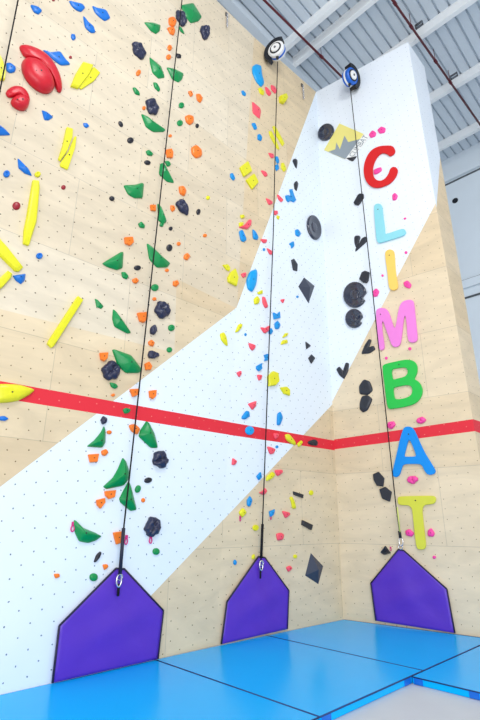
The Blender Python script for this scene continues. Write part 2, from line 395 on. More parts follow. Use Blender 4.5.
HOLDS = """
# colour|kind|crop|points or oval|height|label
B|dome|a|120,18 150,25 170,42 155,58 135,48|.05|blue teardrop hold nearest the rope at the top left, first of its row
B|dome|a|275,2 300,8 330,15 342,30 325,48 305,40 288,25|.05|blue teardrop hold cut close to the picture's top edge, between two other blue teardrops
B|dome|a|368,22 385,30 425,38 443,72 420,84 400,70 380,50|.05|broad blue teardrop hold, rightmost of the blue cluster at the top left
B|dome|a|332,60 350,85 375,105 383,130 365,132 340,110|.05|narrow blue teardrop hold pointing steeply down, lowest of the three blue drops at the top
B|dome|a|285,135 300,137 304,155 292,162 284,150|.04|tiny blue oval hold between the blue drops and the red fin-backed hold
B|dome|a|168,197 200,210 240,203 262,235 284,258 245,262 215,240|.05|long blue wavy hold lying along the upper right of the large red hold
B|dome|a|25,250 45,252 65,270 60,288 40,292 25,282|.05|blue rounded hold beside the far left rope, above the smaller red hold
B|wedge|a|168,440 190,448 213,468 195,480 178,478|.06|blue three-sided hold right and below of the smaller red hold
B|wedge|e|-20,45 0,60 20,75 42,98 0,100 -20,95|.07|blue triangular hold cut by the left picture edge
B|dome|e|332,52 348,52 358,65 345,72 335,65|.03|small blue oval hold above the curved yellow double hold
B|ring|e|o 26 256 13 14 0|.03|round blue foothold with bolt hole, left of the blue curved fin
B|wedge|e|72,192 90,210 115,235 128,262 100,252 75,230|.07|blue curved fin hold beside the small round yellow foothold
B|ring|i|o 157 144 13 12 0|.03|small round blue foothold alone below the long yellow bar's lower end
B|wedge|i|52,222 75,218 103,214 100,240 85,255 65,242|.07|blue half-moon hold at the tip of the two crossing yellow bars
B|dome|m|-10,348 0,345 18,343 36,355 20,364 0,362|.04|blue lens-shaped hold at the left edge, just below the red stripe
D|dome|a|o 282 229 6 6 0|.02|tiny dark red screw-on foothold at the right end of the long blue wavy hold
D|dome|a|o 214 0 6 5 0|.02|tiny dark red foothold at the top edge between blue drops
D|dome|e|o 254 309 9 9 0|.03|small dark red foothold below the curved yellow double hold
D|dome|e|o 66 383 16 16 0|.04|dark red round foothold left of the long yellow bar
Y|plate|a|330,250 372,262 355,300 312,355 282,345 300,300|.09|broad left prism of the yellow pair at the upper left, beside the red hold
Y|plate|a|374,268 400,292 375,325 325,358 314,350 343,312|.04|right prism of the yellow pair at the upper left, tapering downward
Y|plate|a|-12,215 0,225 12,250 22,290 18,322 -12,320|.07|yellow hold cut by the left edge, behind the far left rope
Y|plate|e|265,70 290,78 288,110 265,170 240,205 233,195 250,140|.08|upper left blade of the curved yellow double hold
Y|plate|e|297,107 305,108 300,150 270,240 241,226 240,213 272,168|.045|lower right blade of the curved yellow double hold
Y|ring|e|o 150 258 12 11 0|.03|small round yellow foothold above the top of the longest yellow bar
Y|bar|e|130,280 155,283 158,310 150,400 145,450 115,543 92,535 95,480 105,430|.09|longest yellow bar hold, slightly curved and nearly upright, at the far left
Y|bar|i|-20,52 0,78 25,105 92,190 75,207 60,205 0,145 -20,120|.08|yellow bar hold sloping down to the right from the left edge
Y|bar|i|-20,240 0,230 30,203 48,215 45,230 10,270 -20,290|.08|yellow bar hold sloping up to the right from the left edge to the blue half-moon
Y|bar|i|310,303 333,320 215,505 205,512 188,495 195,480|.09|straight slanted yellow bar hold above the red stripe
Y|dome|m|-30,225 0,215 30,215 80,218 143,238 120,258 75,283 30,290 -30,292|.12|large yellow lens-shaped hold overlapping the left end of the red stripe
G|wedge|b|325,20 365,12 375,12 408,65 395,82 365,90 345,65|.10|large green slab hold at the very top, right of the navy grip
G|wedge|b|178,88 215,90 243,100 240,122 225,134 205,122|.08|green beak-shaped hold left of the topmost orange holds
G|dome|b|315,103 325,110 340,138 320,125|.04|small green leaf hold right below the topmost navy grip
G|wedge|b|200,228 225,248 245,265 260,308 235,312 212,290 203,255|.08|green pointed blade hold left of the left rope, with its tip upward
G|wedge|b|268,268 300,275 335,293 330,315 315,328 290,315|.08|green blade hold crossed by the left rope near the top
G|dome|b|213,328 228,332 242,360 235,367 218,350|.05|small green leaf hold under the upward-pointing green blade
G|dome|b|130,350 140,349 158,370 160,382 140,375|.05|small green leaf hold upper left of the navy grip at the fourth green blade
G|dome|b|o 326 421 11 12 0|.04|small round green hold below the blade crossed by the left rope
G|wedge|f|167,15 190,25 230,55 263,78 255,85 215,86 185,65|.09|long green crescent hold just below a navy grip, sloping down right
G|dome|f|o 320 52 12 12 0|.04|small round green hold left of the orange hold in the upper middle
G|dome|f|183,165 195,158 213,175 208,184 190,180|.05|small green oval hold above a black nub, left of the left rope
G|dome|f|258,204 275,203 285,220 270,227|.05|small green knob on the upper right shoulder of a green blade under the rope
G|wedge|f|243,215 255,210 268,230 298,290 270,285 238,255|.09|green shark-fin hold behind the left rope below the orange block
G|wedge|f|97,300 140,298 170,290 177,295 172,350 140,350 115,335|.11|green bowl-shaped wedge hold with a flat top edge, left of the rope
G|wedge|f|232,373 245,385 268,445 255,455 235,440|.09|slim green fin hold behind the left rope, at the height of the lower orange nubs
G|dome|f|240,452 258,448 252,468 238,464|.04|tiny green chip hold at the foot of the slim green fin
G|dome|f|152,455 165,445 180,462 178,473 160,470|.05|small green oval hold lower left of the slim green fin
G|wedge|j|270,92 300,115 330,145 362,172 350,187 310,188 280,155|.11|large green sail-shaped hold crossed by the left rope at mid height
G|wedge|j|92,172 130,148 165,127 175,128 172,190 150,198 110,185|.11|green pointed wedge hold aimed left, beside a black nub
G|dome|j|165,208 180,207 195,225 188,238 170,230|.05|small green hold right below the left-pointing green wedge
G|dome|j|o 300 270 15 14 0|.05|round green knob on the left rope under the large green sail
G|wedge|j|60,315 70,318 95,345 85,355 72,348 68,352|.05|small notched green arrow hold right of the straight yellow bar
G|wedge|j|135,357 145,365 175,405 205,450 190,452 140,425 132,395|.10|green curved fin hold left of an orange block, above the red stripe
G|dome|j|o 366 431 13 13 0|.05|round green knob beside the navy hold, right of the rope at mid height
G|wedge|n|133,80 140,77 205,100 225,125 250,160 235,170 185,170 155,140|.12|largest green blade hold just above the edge of the white paint
G|dome|n|118,208 145,215 153,228 140,236 125,228|.05|small green oval hold beneath the big round navy hold above the stripe
G|dome|n|o 358 79 11 11 0|.04|round green knob on the edge of the white paint
G|dome|n|170,318 185,310 205,318 195,332 178,335|.04|small green hold on the red stripe left of the left rope
G|wedge|n|98,385 103,400 103,450 90,470 30,465 60,440 85,410|.11|green fin hold with a broad foot, just below the red stripe left of rope
G|wedge|n|268,365 278,372 300,415 313,470 285,470 238,425 245,400|.11|green drop-shaped hold right of the left rope under the stripe
G|wedge|r|213,72 225,85 240,130 238,155 215,182 150,195 137,185 175,150 195,115|.12|large green shell hold left of the left rope in the white area
G|wedge|r|237,165 245,185 268,278 245,283 205,250 200,235 215,205|.10|green teardrop hold behind the left rope, tucked under the large green shell
G|dome|r|o 272 196 11 16 20|.05|green oval knob right of the left rope in the white area
G|wedge|r|15,335 22,320 55,352 100,370 128,385 105,402 75,412 40,405 25,375|.11|green boat-shaped hold with a pink tag at its left tip
G|dome|r|o 345 446 14 14 0|.05|round green knob below the lumpy navy hold with the pink tag
G|dome|u|o 250 46 11 11 0|.05|lowest green knob, just above the left purple gate
O|dome|b|275,70 295,65 308,85 300,105 285,105 275,95|.06|upper orange hold of the stacked pair at the top, beside the navy grip
O|dome|b|268,110 295,105 302,125 295,142 280,135|.06|lower orange hold of the stacked pair at the top
O|dome|b|o 279 191 9 12 0|.04|upper of two small orange ovals left of the left rope near the top
O|dome|b|o 275 228 10 11 0|.04|lower of two small orange ovals left of the left rope near the top
O|dome|b|o 154 291 9 13 25|.04|small orange oval below the upper left navy grip
O|dome|b|o 176 432 7 8 0|.03|tiny orange nub touching the left side of a navy grip
O|dome|b|352,365 365,362 373,380 362,388|.05|left and smaller orange hold of the side-by-side pair right of the rope
O|dome|b|385,375 400,375 412,395 402,412 388,400|.06|right and larger orange hold of the side-by-side pair right of the rope
O|dome|f|340,25 355,18 375,25 375,50 360,60 345,48|.07|orange egg hold right of a small round green knob in the upper middle
O|dome|f|o 281 103 7 6 0|.03|tiny orange nub on the left rope below the long green crescent
O|plate|f|262,160 285,155 292,170 290,192 268,190|.06|orange block hold behind the left rope above the shark-fin hold
O|dome|f|365,150 385,138 408,160 408,185 385,193 368,175|.08|largest orange egg hold, right of the left rope
O|dome|f|315,305 335,303 347,325 338,345 320,335|.07|orange egg hold right above the ridged navy hold
O|plate|f|200,380 222,380 222,405 203,402|.05|small square orange hold left of the slim green fin
O|dome|f|282,380 297,382 302,398 290,408 282,398|.04|small orange nub between the slim green fin and the ridged navy hold
O|dome|j|o 395 95 8 8 0|.03|tiny orange nub above the orange knob right of the large green sail
O|dome|j|416,140 430,130 442,145 430,162 415,155|.05|orange knob at the far right of the left line, level with the green sail
O|plate|j|177,70 210,68 214,90 200,103 180,95|.06|orange cup-shaped hold above the left-pointing green wedge
O|dome|j|o 348 201 8 7 0|.03|tiny orange nub under the right tip of the large green sail
O|dome|j|208,238 225,230 237,243 225,255 212,250|.05|orange knob below the black nub beside the left-pointing green wedge
O|dome|j|372,245 390,240 398,255 385,268 372,262|.05|orange knob upper right of the grooved navy hold at mid height
O|dome|j|o 298 316 8 7 0|.03|tiny orange nub between the left rope and the grooved navy hold
O|plate|j|228,372 270,368 268,395 255,412 238,405|.07|orange block hold left of the left rope, beside the green curved fin
O|dome|n|272,48 285,38 300,50 292,67 277,62|.05|orange knob between two small navy holds right of the rope
O|plate|n|78,92 112,90 108,115 95,126 82,118|.06|orange cup hold left of the largest green blade
O|plate|n|258,135 275,127 287,145 282,160 262,160|.06|orange block hold at the right tip of the largest green blade
O|dome|n|122,260 135,253 142,260 132,268|.03|small orange chip hold just above the red stripe at the paint edge
O|plate|n|198,237 232,235 228,262 210,268|.06|orange cup hold on white above the stripe, left of the left rope
O|plate|n|275,243 305,240 303,265 290,277 278,270|.06|orange cup hold on white above the stripe, right of the left rope
O|dome|n|195,380 220,375 242,395 230,420 205,405|.07|orange hold touching the left rope just below the red stripe
O|dome|n|o 117 409 10 8 0|.03|small orange nub right of the green fin with the broad foot
O|plate|r|72,58 115,55 108,88 80,90|.06|square orange cup hold under the green fin with the broad foot
O|dome|r|125,43 145,35 155,50 140,65 127,60|.05|small orange knob right above the square orange cup
O|plate|r|138,205 183,200 178,228 155,237 140,222|.06|orange cup hold directly under the large green shell
O|plate|r|105,240 138,232 140,250 120,275 107,260|.06|lower left orange cup hold of the touching pair under the green shell
O|dome|r|o 293 241 8 9 0|.03|tiny orange nub right of the left rope, below the green oval knob
O|plate|r|172,370 205,365 213,390 208,410 185,418 178,395|.06|orange block hold at the black sleeve of the left rope
O|dome|u|143,37 158,36 160,45 148,50|.04|orange chip hold alone on white, left of the left purple gate
O|dome|u|273,12 287,11 289,19 278,28|.04|orange chip hold at the upper left shoulder of the left purple gate
O|dome|k|o 60 62 8 7 0|.03|tiny orange nub alone on the plywood between the left and middle ropes
Y|dome|f|o 432 351 8 8 0|.03|tiny yellow foothold alone on plywood right of the ridged navy hold
N|rock|b|302,48 320,40 340,60 346,95 330,105 312,85|.09|topmost navy grip, beside the orange pair and the large green slab
N|rock|b|402,105 430,100 440,130 430,155 415,155 405,135|.09|navy grip furthest right at the top, below the large green slab
N|rock|b|130,170 150,168 178,195 182,230 160,235 135,210|.09|navy grooved grip at the upper left of the green line
X|wedge|b|305,212 325,220 325,232 308,232|.05|small black hold touching the left rope near the top
N|rock|b|183,398 215,395 235,425 230,455 205,458 190,435|.09|navy grip directly above the long green crescent
X|dome|f|o 83 56 8 13 -30|.03|small black nub left of the long green crescent
X|dome|f|o 122 121 13 12 0|.04|black nub below and left of the long green crescent
X|dome|f|o 389 63 7 9 0|.03|small black nub just right of the orange egg in the upper middle
X|dome|f|o 190 210 13 9 15|.04|black nub under a small green oval, above the green bowl-shaped wedge
X|dome|f|o 48 354 11 9 30|.04|black nub at the left of the green bowl-shaped wedge
N|rock|f|305,365 330,357 350,385 353,418 335,415 310,390|.09|ridged navy leaf-shaped hold below an orange egg, right of the left rope
X|dome|f|o 394 407 8 12 10|.04|small black nub right of the ridged navy hold
X|dome|j|o 363 34 8 8 0|.03|tiny black nub right of the left rope, below the slim green fin
X|dome|j|o 358 111 12 14 0|.04|round black knob right of the large green sail's upper edge
X|dome|j|o 230 191 14 10 0|.04|black oval nub right of the left-pointing green wedge
N|rock|j|300,355 315,325 340,328 362,355 355,380 330,395 308,380|.10|large grooved navy hold right of the left rope at mid height
N|rock|j|280,435 295,418 307,430 302,455 285,460|.07|small navy hold right of the left rope, beneath the large grooved one
N|rock|n|270,95 285,80 300,88 315,95 310,110 280,115|.07|two-lobed navy hold at the paint edge right of the left rope
N|rock|n|90,150 120,123 150,130 160,170 145,195 115,200 92,180|.11|big round navy hold with a cross groove above the red stripe
N|rock|n|82,358 95,343 108,355 103,372 90,378|.06|small navy knob just under the red stripe, above a green fin
N|rock|r|332,75 345,45 370,42 388,65 388,105 365,113 335,95|.10|navy blocky hold on white below the stripe, right of the left rope
X|dome|r|o 313 161 16 11 -15|.04|black oval hold above the green oval knob, right of the left rope
N|rock|r|303,345 315,315 340,305 360,325 358,365 340,385 315,385 300,365|.10|lumpy navy hold with a pink tag hanging below it
X|dome|r|95,488 105,460 120,445 127,450 118,472 102,490|.05|slim navy leaf hold, below the boat-shaped green hold
S|dome|c|210,265 225,255 245,262 248,300 258,335 245,348 225,325 210,290|.09|long sky-blue hold under the white auto belay at the top
M|dome|c|165,365 172,360 185,375 182,385 170,380|.04|small blue leaf hold left of the middle line near the top
Y|dome|c|232,352 245,350 258,368 255,382 240,375|.05|yellow leaf hold under the long sky-blue hold
C|dome|c|260,345 272,352 287,375 278,385 265,372|.05|left coral drop of the pair below the white auto belay
C|dome|c|283,338 300,345 310,368 300,375 285,358|.05|right coral drop of the pair below the white auto belay, at the rope
Y|plate|c|318,385 340,377 347,395 335,415 320,408|.16|yellow cube-like hold right of the middle rope near the top
C|wedge|c|210,405 240,430 245,445 240,473 232,468 212,450|.07|large coral diamond hold left of the middle rope near the top
M|dome|g|205,53 220,50 230,75 218,80|.05|upper blue chip of the two below the large coral diamond
M|dome|g|230,98 240,95 250,110 245,125 230,118|.05|lower blue chip of the two below the large coral diamond
Y|bar|g|275,85 285,85 315,150 318,158 308,155 280,105|.05|left strip of the crossed yellow pair at the middle rope
Y|bar|g|290,65 300,65 338,135 330,145 300,95|.05|right strip of the crossed yellow pair at the middle rope
C|dome|g|272,170 295,175 297,190 285,193|.05|coral chip left of the middle rope, beside two stacked blue holds
M|dome|g|302,185 312,185 318,212 308,215 303,200|.05|upper of two stacked blue holds on the middle rope
M|dome|g|298,222 312,215 318,235 305,245|.05|lower of two stacked blue holds on the middle rope
Y|dome|g|325,212 335,210 347,240 335,248 325,232|.05|yellow leaf hold right of the two stacked blue holds
C|dome|g|242,240 262,245 272,262 260,268|.05|coral drop hold between the yellow squares and the middle rope
Y|plate|g|158,230 190,205 207,245 175,268|.08|upper left of the two big yellow square holds
Y|plate|g|183,280 215,255 233,290 208,318|.08|lower right of the two big yellow square holds
M|dome|g|120,255 130,250 142,275 133,283 122,270|.05|blue oval hold left of the two big yellow squares
C|dome|g|262,350 290,365 292,375 275,380|.05|coral drop just left of the middle rope at the white paint edge
C|dome|g|308,335 335,360 325,370 312,355|.05|coral drop just right of the middle rope beside the blue crown hold
M|plate|g|341,343 350,341 356,352 362,335 358,318 368,317 375,340 384,361 375,369 362,363 352,369 344,358|.05|blue crown-shaped hold on white, right of the middle rope
C|dome|g|293,403 310,402 312,415 300,422|.05|small coral knob on the middle rope above a small yellow chip
Y|dome|g|308,420 320,425 315,440 306,432|.04|small yellow chip directly under a coral knob at the middle rope
Y|dome|g|160,420 175,418 180,430 165,435|.05|upper small yellow hold left of the coral half-disc
C|dome|k|195,30 205,25 218,20 238,-4 247,0 245,22 230,37 220,35|.07|coral half-disc hold above two blue holds, at the plywood's right part
Y|dome|k|195,10 215,8 212,25 198,28|.05|lower small yellow hold touching the coral half-disc
M|dome|k|195,45 210,37 228,80 215,88 203,82|.06|left of the two tall blue holds under the coral half-disc
M|dome|k|250,35 262,45 275,70 270,80 252,75|.06|right of the two tall blue holds under the coral half-disc
C|dome|k|280,75 310,78 305,92 292,92|.05|coral chip hold right of the tall blue pair
C|dome|k|305,110 330,125 332,138 318,138|.05|coral chip hold at the middle rope beside a tiny blue dot
M|dome|k|o 296 118 5 6 0|.02|tiny blue dot hold left of a coral chip near the middle rope
M|dome|k|420,40 432,35 445,55 435,68 422,60|.05|upper blue chip on white left of the long black dish
M|dome|k|395,95 415,83 418,105 405,115 404,102|.05|lower notched blue chip on white left of the long black dish
K|plate|k|405,160 415,155 430,178 428,205 412,200|.04|black hexagonal hold above the large black diamond
Y|plate|k|130,180 150,178 160,192 156,205 145,200|.05|yellow wing hold on the upper left of the lowest yellow square
Y|plate|k|150,230 162,208 180,195 192,230 185,265 152,248|.08|lone yellow square hold on plywood left of the big sky-blue hold
C|dome|k|203,215 225,208 225,225 212,232|.05|coral chip between the lone yellow square and the big sky-blue hold
S|dome|k|240,205 265,195 270,210 265,260 250,288 232,275 226,240|.10|big sky-blue kidney-shaped hold on the white paint edge
Y|dome|k|268,290 290,278 292,295 275,298|.05|small yellow chip under the big sky-blue hold
Y|dome|k|255,315 270,303 280,318 275,335 258,338|.06|yellow oval hold under the small yellow chip, left of a coral blade
C|dome|k|290,305 300,308 313,350 300,352 290,330|.06|tall coral blade hold left of the middle rope
C|dome|k|360,318 380,315 372,335|.04|small coral triangle hold alone right of the middle rope
M|dome|k|o 430 307 5 5 0|.02|tiny blue dot hold left of the large black diamond
M|plate|k|332,370 345,378 358,366 360,392 335,398|.06|blue notched hold right of the middle rope, upper of a stacked pair
M|dome|k|338,412 352,402 363,420 355,437 340,435|.06|blue round hold right of the middle rope, lower of a stacked pair
Y|dome|k|180,450 195,415 210,415 208,430 192,448|.06|yellow drop hold on white, tip pointing down to the left
C|dome|k|280,428 300,432 318,420 315,445 298,455|.06|coral hold left of the middle rope, touching a blue hold
M|dome|k|315,440 325,430 333,445 325,458 315,455|.05|blue hold on the middle rope at the right of a coral one
Y|dome|o|120,15 135,8 145,25 152,65 140,58 125,40|.06|long yellow drop hold on white, tip pointing down to the right
Y|dome|o|368,32 380,12 395,12 388,25|.05|upper yellow blade of the pair right of the middle rope
Y|dome|o|362,60 368,42 388,37 393,52|.05|lower yellow blade of the pair right of the middle rope
M|dome|o|o 222 18 5 6 0|.02|tiny blue dot hold between two yellow drops on white
C|dome|o|233,50 262,60 262,72 250,83 240,72|.06|coral heart-shaped hold on white above two small coral holds
M|plate|o|295,100 310,95 315,120 297,125 300,112|.05|blue chip touching the left side of the middle rope
M|plate|o|265,145 275,138 288,132 285,145 288,155 275,165 265,155|.06|blue notched hold lower left of the blue chip at the middle rope
C|dome|o|185,170 205,162 207,175 197,190|.05|coral drop hold furthest left on white above the stripe
C|dome|o|267,178 290,180 285,198 275,203|.05|coral drop hold under the blue notched hold, left of the middle rope
Y|plate|o|310,185 330,165 350,172 355,205 340,222 315,225|.10|largest yellow polygon hold at the middle rope on white
Y|plate|o|360,230 385,227 398,240 398,263 375,255|.07|yellow wedge hold lower right of the largest yellow polygon
C|wedge|o|232,295 267,283 265,305 250,320|.06|coral cup hold just above the blue hold over the stripe
M|dome|o|208,345 225,322 237,325 240,345 222,358 207,355|.06|blue boot-shaped hold just above the red stripe, left of the middle rope
M|dome|o|350,335 362,325 372,350 360,382 348,380|.07|tall blue bean-shaped hold above the stripe, right of the middle rope
S|dome|o|o 239 402 18 18 0|.05|round sky-blue disc hold on the red stripe
C|dome|o|332,412 357,415 352,430 340,438|.05|coral chip on the red stripe right of the middle rope
Y|dome|o|380,418 395,415 412,435 425,455 418,462 385,440|.07|long yellow drop hold on the red stripe
Y|dome|o|428,455 445,440 452,450 435,470|.05|small yellow chip at the stripe's lower edge beside the long yellow drop
C|dome|s|308,25 325,28 343,37 335,55 320,58|.06|coral cup hold just beneath the stripe, right of the middle rope
M|dome|s|o 348 27 6 6 0|.02|tiny blue dot hold beside a coral cup just beneath the stripe
C|dome|s|170,70 190,85 180,100 167,100|.05|lone coral hold on white below the stripe, left of the middle rope
M|dome|s|265,145 283,125 287,150 275,162|.06|blue hold at the lower paint edge left of the middle rope
Y|dome|s|305,148 330,125 342,140 325,158 305,165|.06|yellow wing hold at the middle rope on the lower paint edge
C|dome|s|337,120 370,118 372,130 350,147|.06|coral hold touching the right of the yellow wing on lower plywood
C|dome|s|275,210 290,205 300,190 310,205 295,222|.06|coral hold behind the middle rope on lower plywood
M|dome|s|228,240 240,222 250,240 240,268 228,262|.06|blue hold left of the middle rope on lower plywood, above a yellow hold
Y|dome|s|195,290 212,270 228,290 208,312|.07|yellow hold with a pink tag below, left of the middle rope
M|dome|s|316,285 330,280 340,275 335,300 320,310|.06|blue hold with a pink tag below, right of the middle rope
C|dome|s|367,282 400,290 400,300 382,315|.06|coral hold right of the blue hold with a pink tag
Y|dome|s|398,230 408,225 418,245 425,275 410,275 405,250|.05|long yellow sliver hold between black bar and coral hold
Y|plate|s|o 262 351 11 12 20|.05|small yellow block hold left of the black sleeve on the middle rope
C|dome|s|345,375 365,370 377,378 372,400 350,403|.06|coral hold with a tag stub right of the middle rope sleeve
Y|dome|s|247,462 258,455 260,475 248,478|.04|small yellow hold at the left shoulder of the middle purple gate
Y|dome|s|o 421 466 8 8 0|.03|tiny yellow foothold upper left of the low black diamond
M|dome|v|o 225 67 5 8 0|.04|small blue hold left of the middle purple gate's peak
C|dome|v|378,82 390,76 398,85 385,97|.05|lowest coral hold, right of the middle purple gate's peak
Y|dome|t|o 30 34 6 7 0|.03|tiny yellow foothold near the inside corner, between two black bars
K|plate|w|293,491.3 303.3,494.7 302.6,498.2 293.6,494.8|.05|upper black bar hold on the lower plywood
K|plate|w|302,520 312.6,525 311,530.2 301.5,524.8|.06|lower black bar hold on the lower plywood
K|rock|p|22,298 38,290 47,300 45,309 25,306|.05|small black hold on the red stripe near the inside corner
K|pyramid|t|32,195 65,230 52,278 17,255|.14|black diamond pyramid volume low on plywood near the inside corner
K|wedge|g|371,204 375,196 383,194 390,200 391,212 387,234 380,225|.05|upper black claw hold on white, right of the middle rope
K|wedge|g|376,296 381,287 388,283 393,292 393,303 387,324 378,314|.05|lower black claw hold on white, above the blue crown hold
K|dish|w|o 314 227.5 6.6 12.6 -13|.08|tall oval black glossy dish hold near the inside corner
K|pyramid|w|299.3,286 305,277 315.5,285.5 309.5,303|.14|large black diamond pyramid volume on white
K|wedge|p|15,30 30,42 17,52|.05|small black triangle hold on white left of the inside corner
K|plate|p|22,75 30,65 40,75 30,90|.04|small black kite hold under the small black triangle
K|dish|w|o 326 132.3 9.3 7.2 -52|.08|round black glossy dish hold left of the yellow logo panel
K|wedge|w|345.5,158 350.6,157.3 357,156 353,161 349.8,161|.05|black flat hold under the lower corner of the yellow logo panel
K|plate|h|215,371 232,340 240,335 254,336 256,350 241,374 233,382 219,379|.06|black slanted bean hold on the right rope left of letter L
K|dome|x|195,300 205,287 232,287 242,300 228,345 208,378 196,340|.05|left lobe of the black heart pair by the right rope
K|dome|x|235,345 255,308 280,295 295,310 290,335 245,375 208,408 205,392|.05|right lobe of the black heart pair by the right rope
K|plate|x|235,635 255,580 280,568 318,580 308,645 295,665 265,660|.07|black trapezoid hold directly above the larger black round dish
K|bite|w|o 355 294.8 11.6 13 10|.09|larger black round dish hold with a bite, left of the right rope
K|bite|w|o 354.2 318.5 8.8 9.6 10|.08|smaller black round dish hold with a bite, under the larger one
K|dome|p|165,60 172,42 183,25 190,28 183,48 167,63|.05|upper lobe of the black leaf pair beside letter M
K|dome|p|165,63 180,48 195,42 200,52 185,62|.05|lower lobe of the black leaf pair beside letter M
K|dome|p|97,105 105,98 115,110 117,130 105,120|.05|left lobe of the black leaf pair at the white paint edge
K|dome|p|115,108 122,88 130,90 128,110 117,130|.05|right lobe of the black leaf pair at the white paint edge
K|dome|p|158,150 170,133 185,138 193,160 180,172 160,170|.07|upper black slab hold left of letter B
K|dome|p|160,195 165,178 180,175 192,185 180,212 168,218 160,210|.07|lower black slab hold left of letter B
K|plate|p|195,385 210,378 225,395 222,418 205,415 197,400|.07|upper black block hold below the stripe, left of the right rope
K|plate|p|212,425 228,418 245,432 240,458 220,450|.07|lower black block hold below the stripe, left of the right rope
K|ringtri|t|215,193 228,175 242,195 225,200|.06|black triangle hold at the right purple gate's left shoulder
P|dome|h|274,98 290,80 305,90 302,105 282,112|.05|left pink knob of the pair above letter C
P|dome|h|308,80 325,65 343,72 340,90 318,95|.05|right pink knob of the pair above letter C
P|dome|h|293,240 310,232 325,228 328,242 310,255 295,258|.06|pink hold inside the curve of letter C
P|dome|h|368,340 380,330 392,342 385,360 370,362|.05|pink knob between letters C and L
P|dome|h|o 420 434 6 4 -20|.02|tiny pink chip above the foot of letter L
P|dome|l|o 424 130 6 6 0|.02|tiny pink dot hold right of the top of letter I
P|dome|l|o 330 222 5 5 0|.02|tiny pink dot hold left of letter I
P|dome|l|290,285 305,272 318,285 310,305 293,308|.05|pink hold on the right rope beside the larger black dish
P|dome|l|412,250 430,240 447,258 440,275 418,268|.05|pink knob right of the foot of letter I
P|dome|p|o 230 75 4 4 0|.02|tiny pink dot hold on the rope above letter B
P|dome|p|o 293 50 4.5 4.5 0|.02|tiny pink dot hold under the right leg of letter M
P|rock|p|232,250 245,242 257,250 245,265 233,260|.06|left pink knob of the pair on the stripe's upper edge, below letter B
P|rock|p|308,240 325,230 338,240 320,252|.06|right pink knob of the pair above the stripe, beside letter A's peak
P|rock|p|285,395 300,388 318,395 303,412 288,405|.06|pink smile-shaped hold between letters A and T
P|dome|t|280,135 292,130 305,142 298,152 282,148|.06|pink knob left of the stem of letter T
P|dome|t|340,135 350,127 360,142 355,152 340,150|.06|pink knob right of the stem of letter T
P|dome|t|o 358 206 5 4.5 0|.02|tiny pink dot hold below letter T
"""
WORLD, EXPO = 1.05, -0.36
LIGHTS = [('fill_light_back', (-4, -9, 5), (1, 8, 4), 10, 8, 640, (1, .98, .96)),  # unseen fill light added behind the camera to brighten the walls
          ('fill_light_low', (3, -7, 2.6), (1.5, 8, 1.0), 10, 4, 820, (1, .98, .96)),  # added fill, out of view, lifts the lower walls and corner
          ('fill_light_top', (2.2, -.5, 12.6), (1.0, 6, 0), 3, 3, 650, (1, .98, .96))]  # added overhead fill, out of view, brightens the mats
# ------------------------------------------------------------------ climbing holds
SC = {'p': 2.6667, 't': 2.6667, 'u': 2.6667, 'v': 3.0, 'x': 8.0, 'w': 1.0}
OR = {'a': (0, 0), 'b': (100, 0), 'c': (200, 0), 'e': (0, 110), 'f': (100, 110), 'g': (200, 110), 'h': (300, 110), 'i': (0, 220), 'j': (80, 220), 'k': (190, 220),
      'l': (300, 220), 'm': (0, 330), 'n': (80, 330), 'o': (190, 330), 'p': (300, 330), 'q': (0, 440), 'r': (70, 440), 's': (190, 440), 't': (300, 480),
      'u': (0, 560), 'v': (160, 540), 'w': (0, 0), 'x': (330, 200)}
def chaikin(p, n):
    for _ in range(n):
        q = []
        for i in range(len(p)):
            a, b = p[i], p[(i + 1) % len(p)]
            q += [(a[0] * .75 + b[0] * .25, a[1] * .75 + b[1] * .25), (a[0] * .25 + b[0] * .75, a[1] * .25 + b[1] * .75)]
        p = q
    return p
def corner_round(p, f=.12):
    """keep the outline's corners but soften them a little"""
    q = []
    for i in range(len(p)):
        a, b, c = p[i - 1], p[i], p[(i + 1) % len(p)]
        for t in (f, ):
            q.append((b[0] + (a[0] - b[0]) * t, b[1] + (a[1] - b[1]) * t))
        q.append((b[0] + ((a[0] + c[0]) / 2 - b[0]) * t * .5, b[1] + ((a[1] + c[1]) / 2 - b[1]) * t * .5))
        q.append((b[0] + (c[0] - b[0]) * t, b[1] + (c[1] - b[1]) * t))
    return q
def area_c(p):
    A = cx = cy = 0
    for i in range(len(p)):
        a, b = p[i], p[(i + 1) % len(p)]; w = a[0] * b[1] - b[0] * a[1]
        A += w; cx += (a[0] + b[0]) * w; cy += (a[1] + b[1]) * w
    return A / 2, cx / (3 * A), cy / (3 * A)
def loft(bm, outline, apex, prof, h, jit=0.0, groove=None):
    """rings of an outline shrinking towards an apex while they rise: prof = [(scale, height share)]"""
    rings = []
    for k, (s, z) in enumerate(prof):
        ring = []
        for (x, y) in outline:
            px_, py_ = apex[0] + (x - apex[0]) * s, apex[1] + (y - apex[1]) * s
            zz = z * h
            if jit and k:
                q = math.sin(px_ * 61 + 1.3) * math.cos(py_ * 47 + .4) + .6 * math.sin(px_ * 23 - py_ * 37)
                zz *= 1 + jit * q
            if groove and k > 1:
                dd = (px_ - apex[0]) * groove[0] + (py_ - apex[1]) * groove[1]
                zz *= 1 - .6 * math.exp(-(dd / groove[2]) ** 2)
            ring.append(bm.verts.new((px_, py_, zz)))
        rings.append(ring)
    n = len(outline)
    for a, b in zip(rings, rings[1:]):
        for i in range(n): bm.faces.new((a[i], a[(i + 1) % n], b[(i + 1) % n], b[i]))
    z = rings[-1]
    c = bm.verts.new((apex[0], apex[1], sum(v.co.z for v in z) / n))
    for i in range(n): bm.faces.new((z[i], z[(i + 1) % n], c))
    bm.faces.new(rings[0][::-1])
    return c
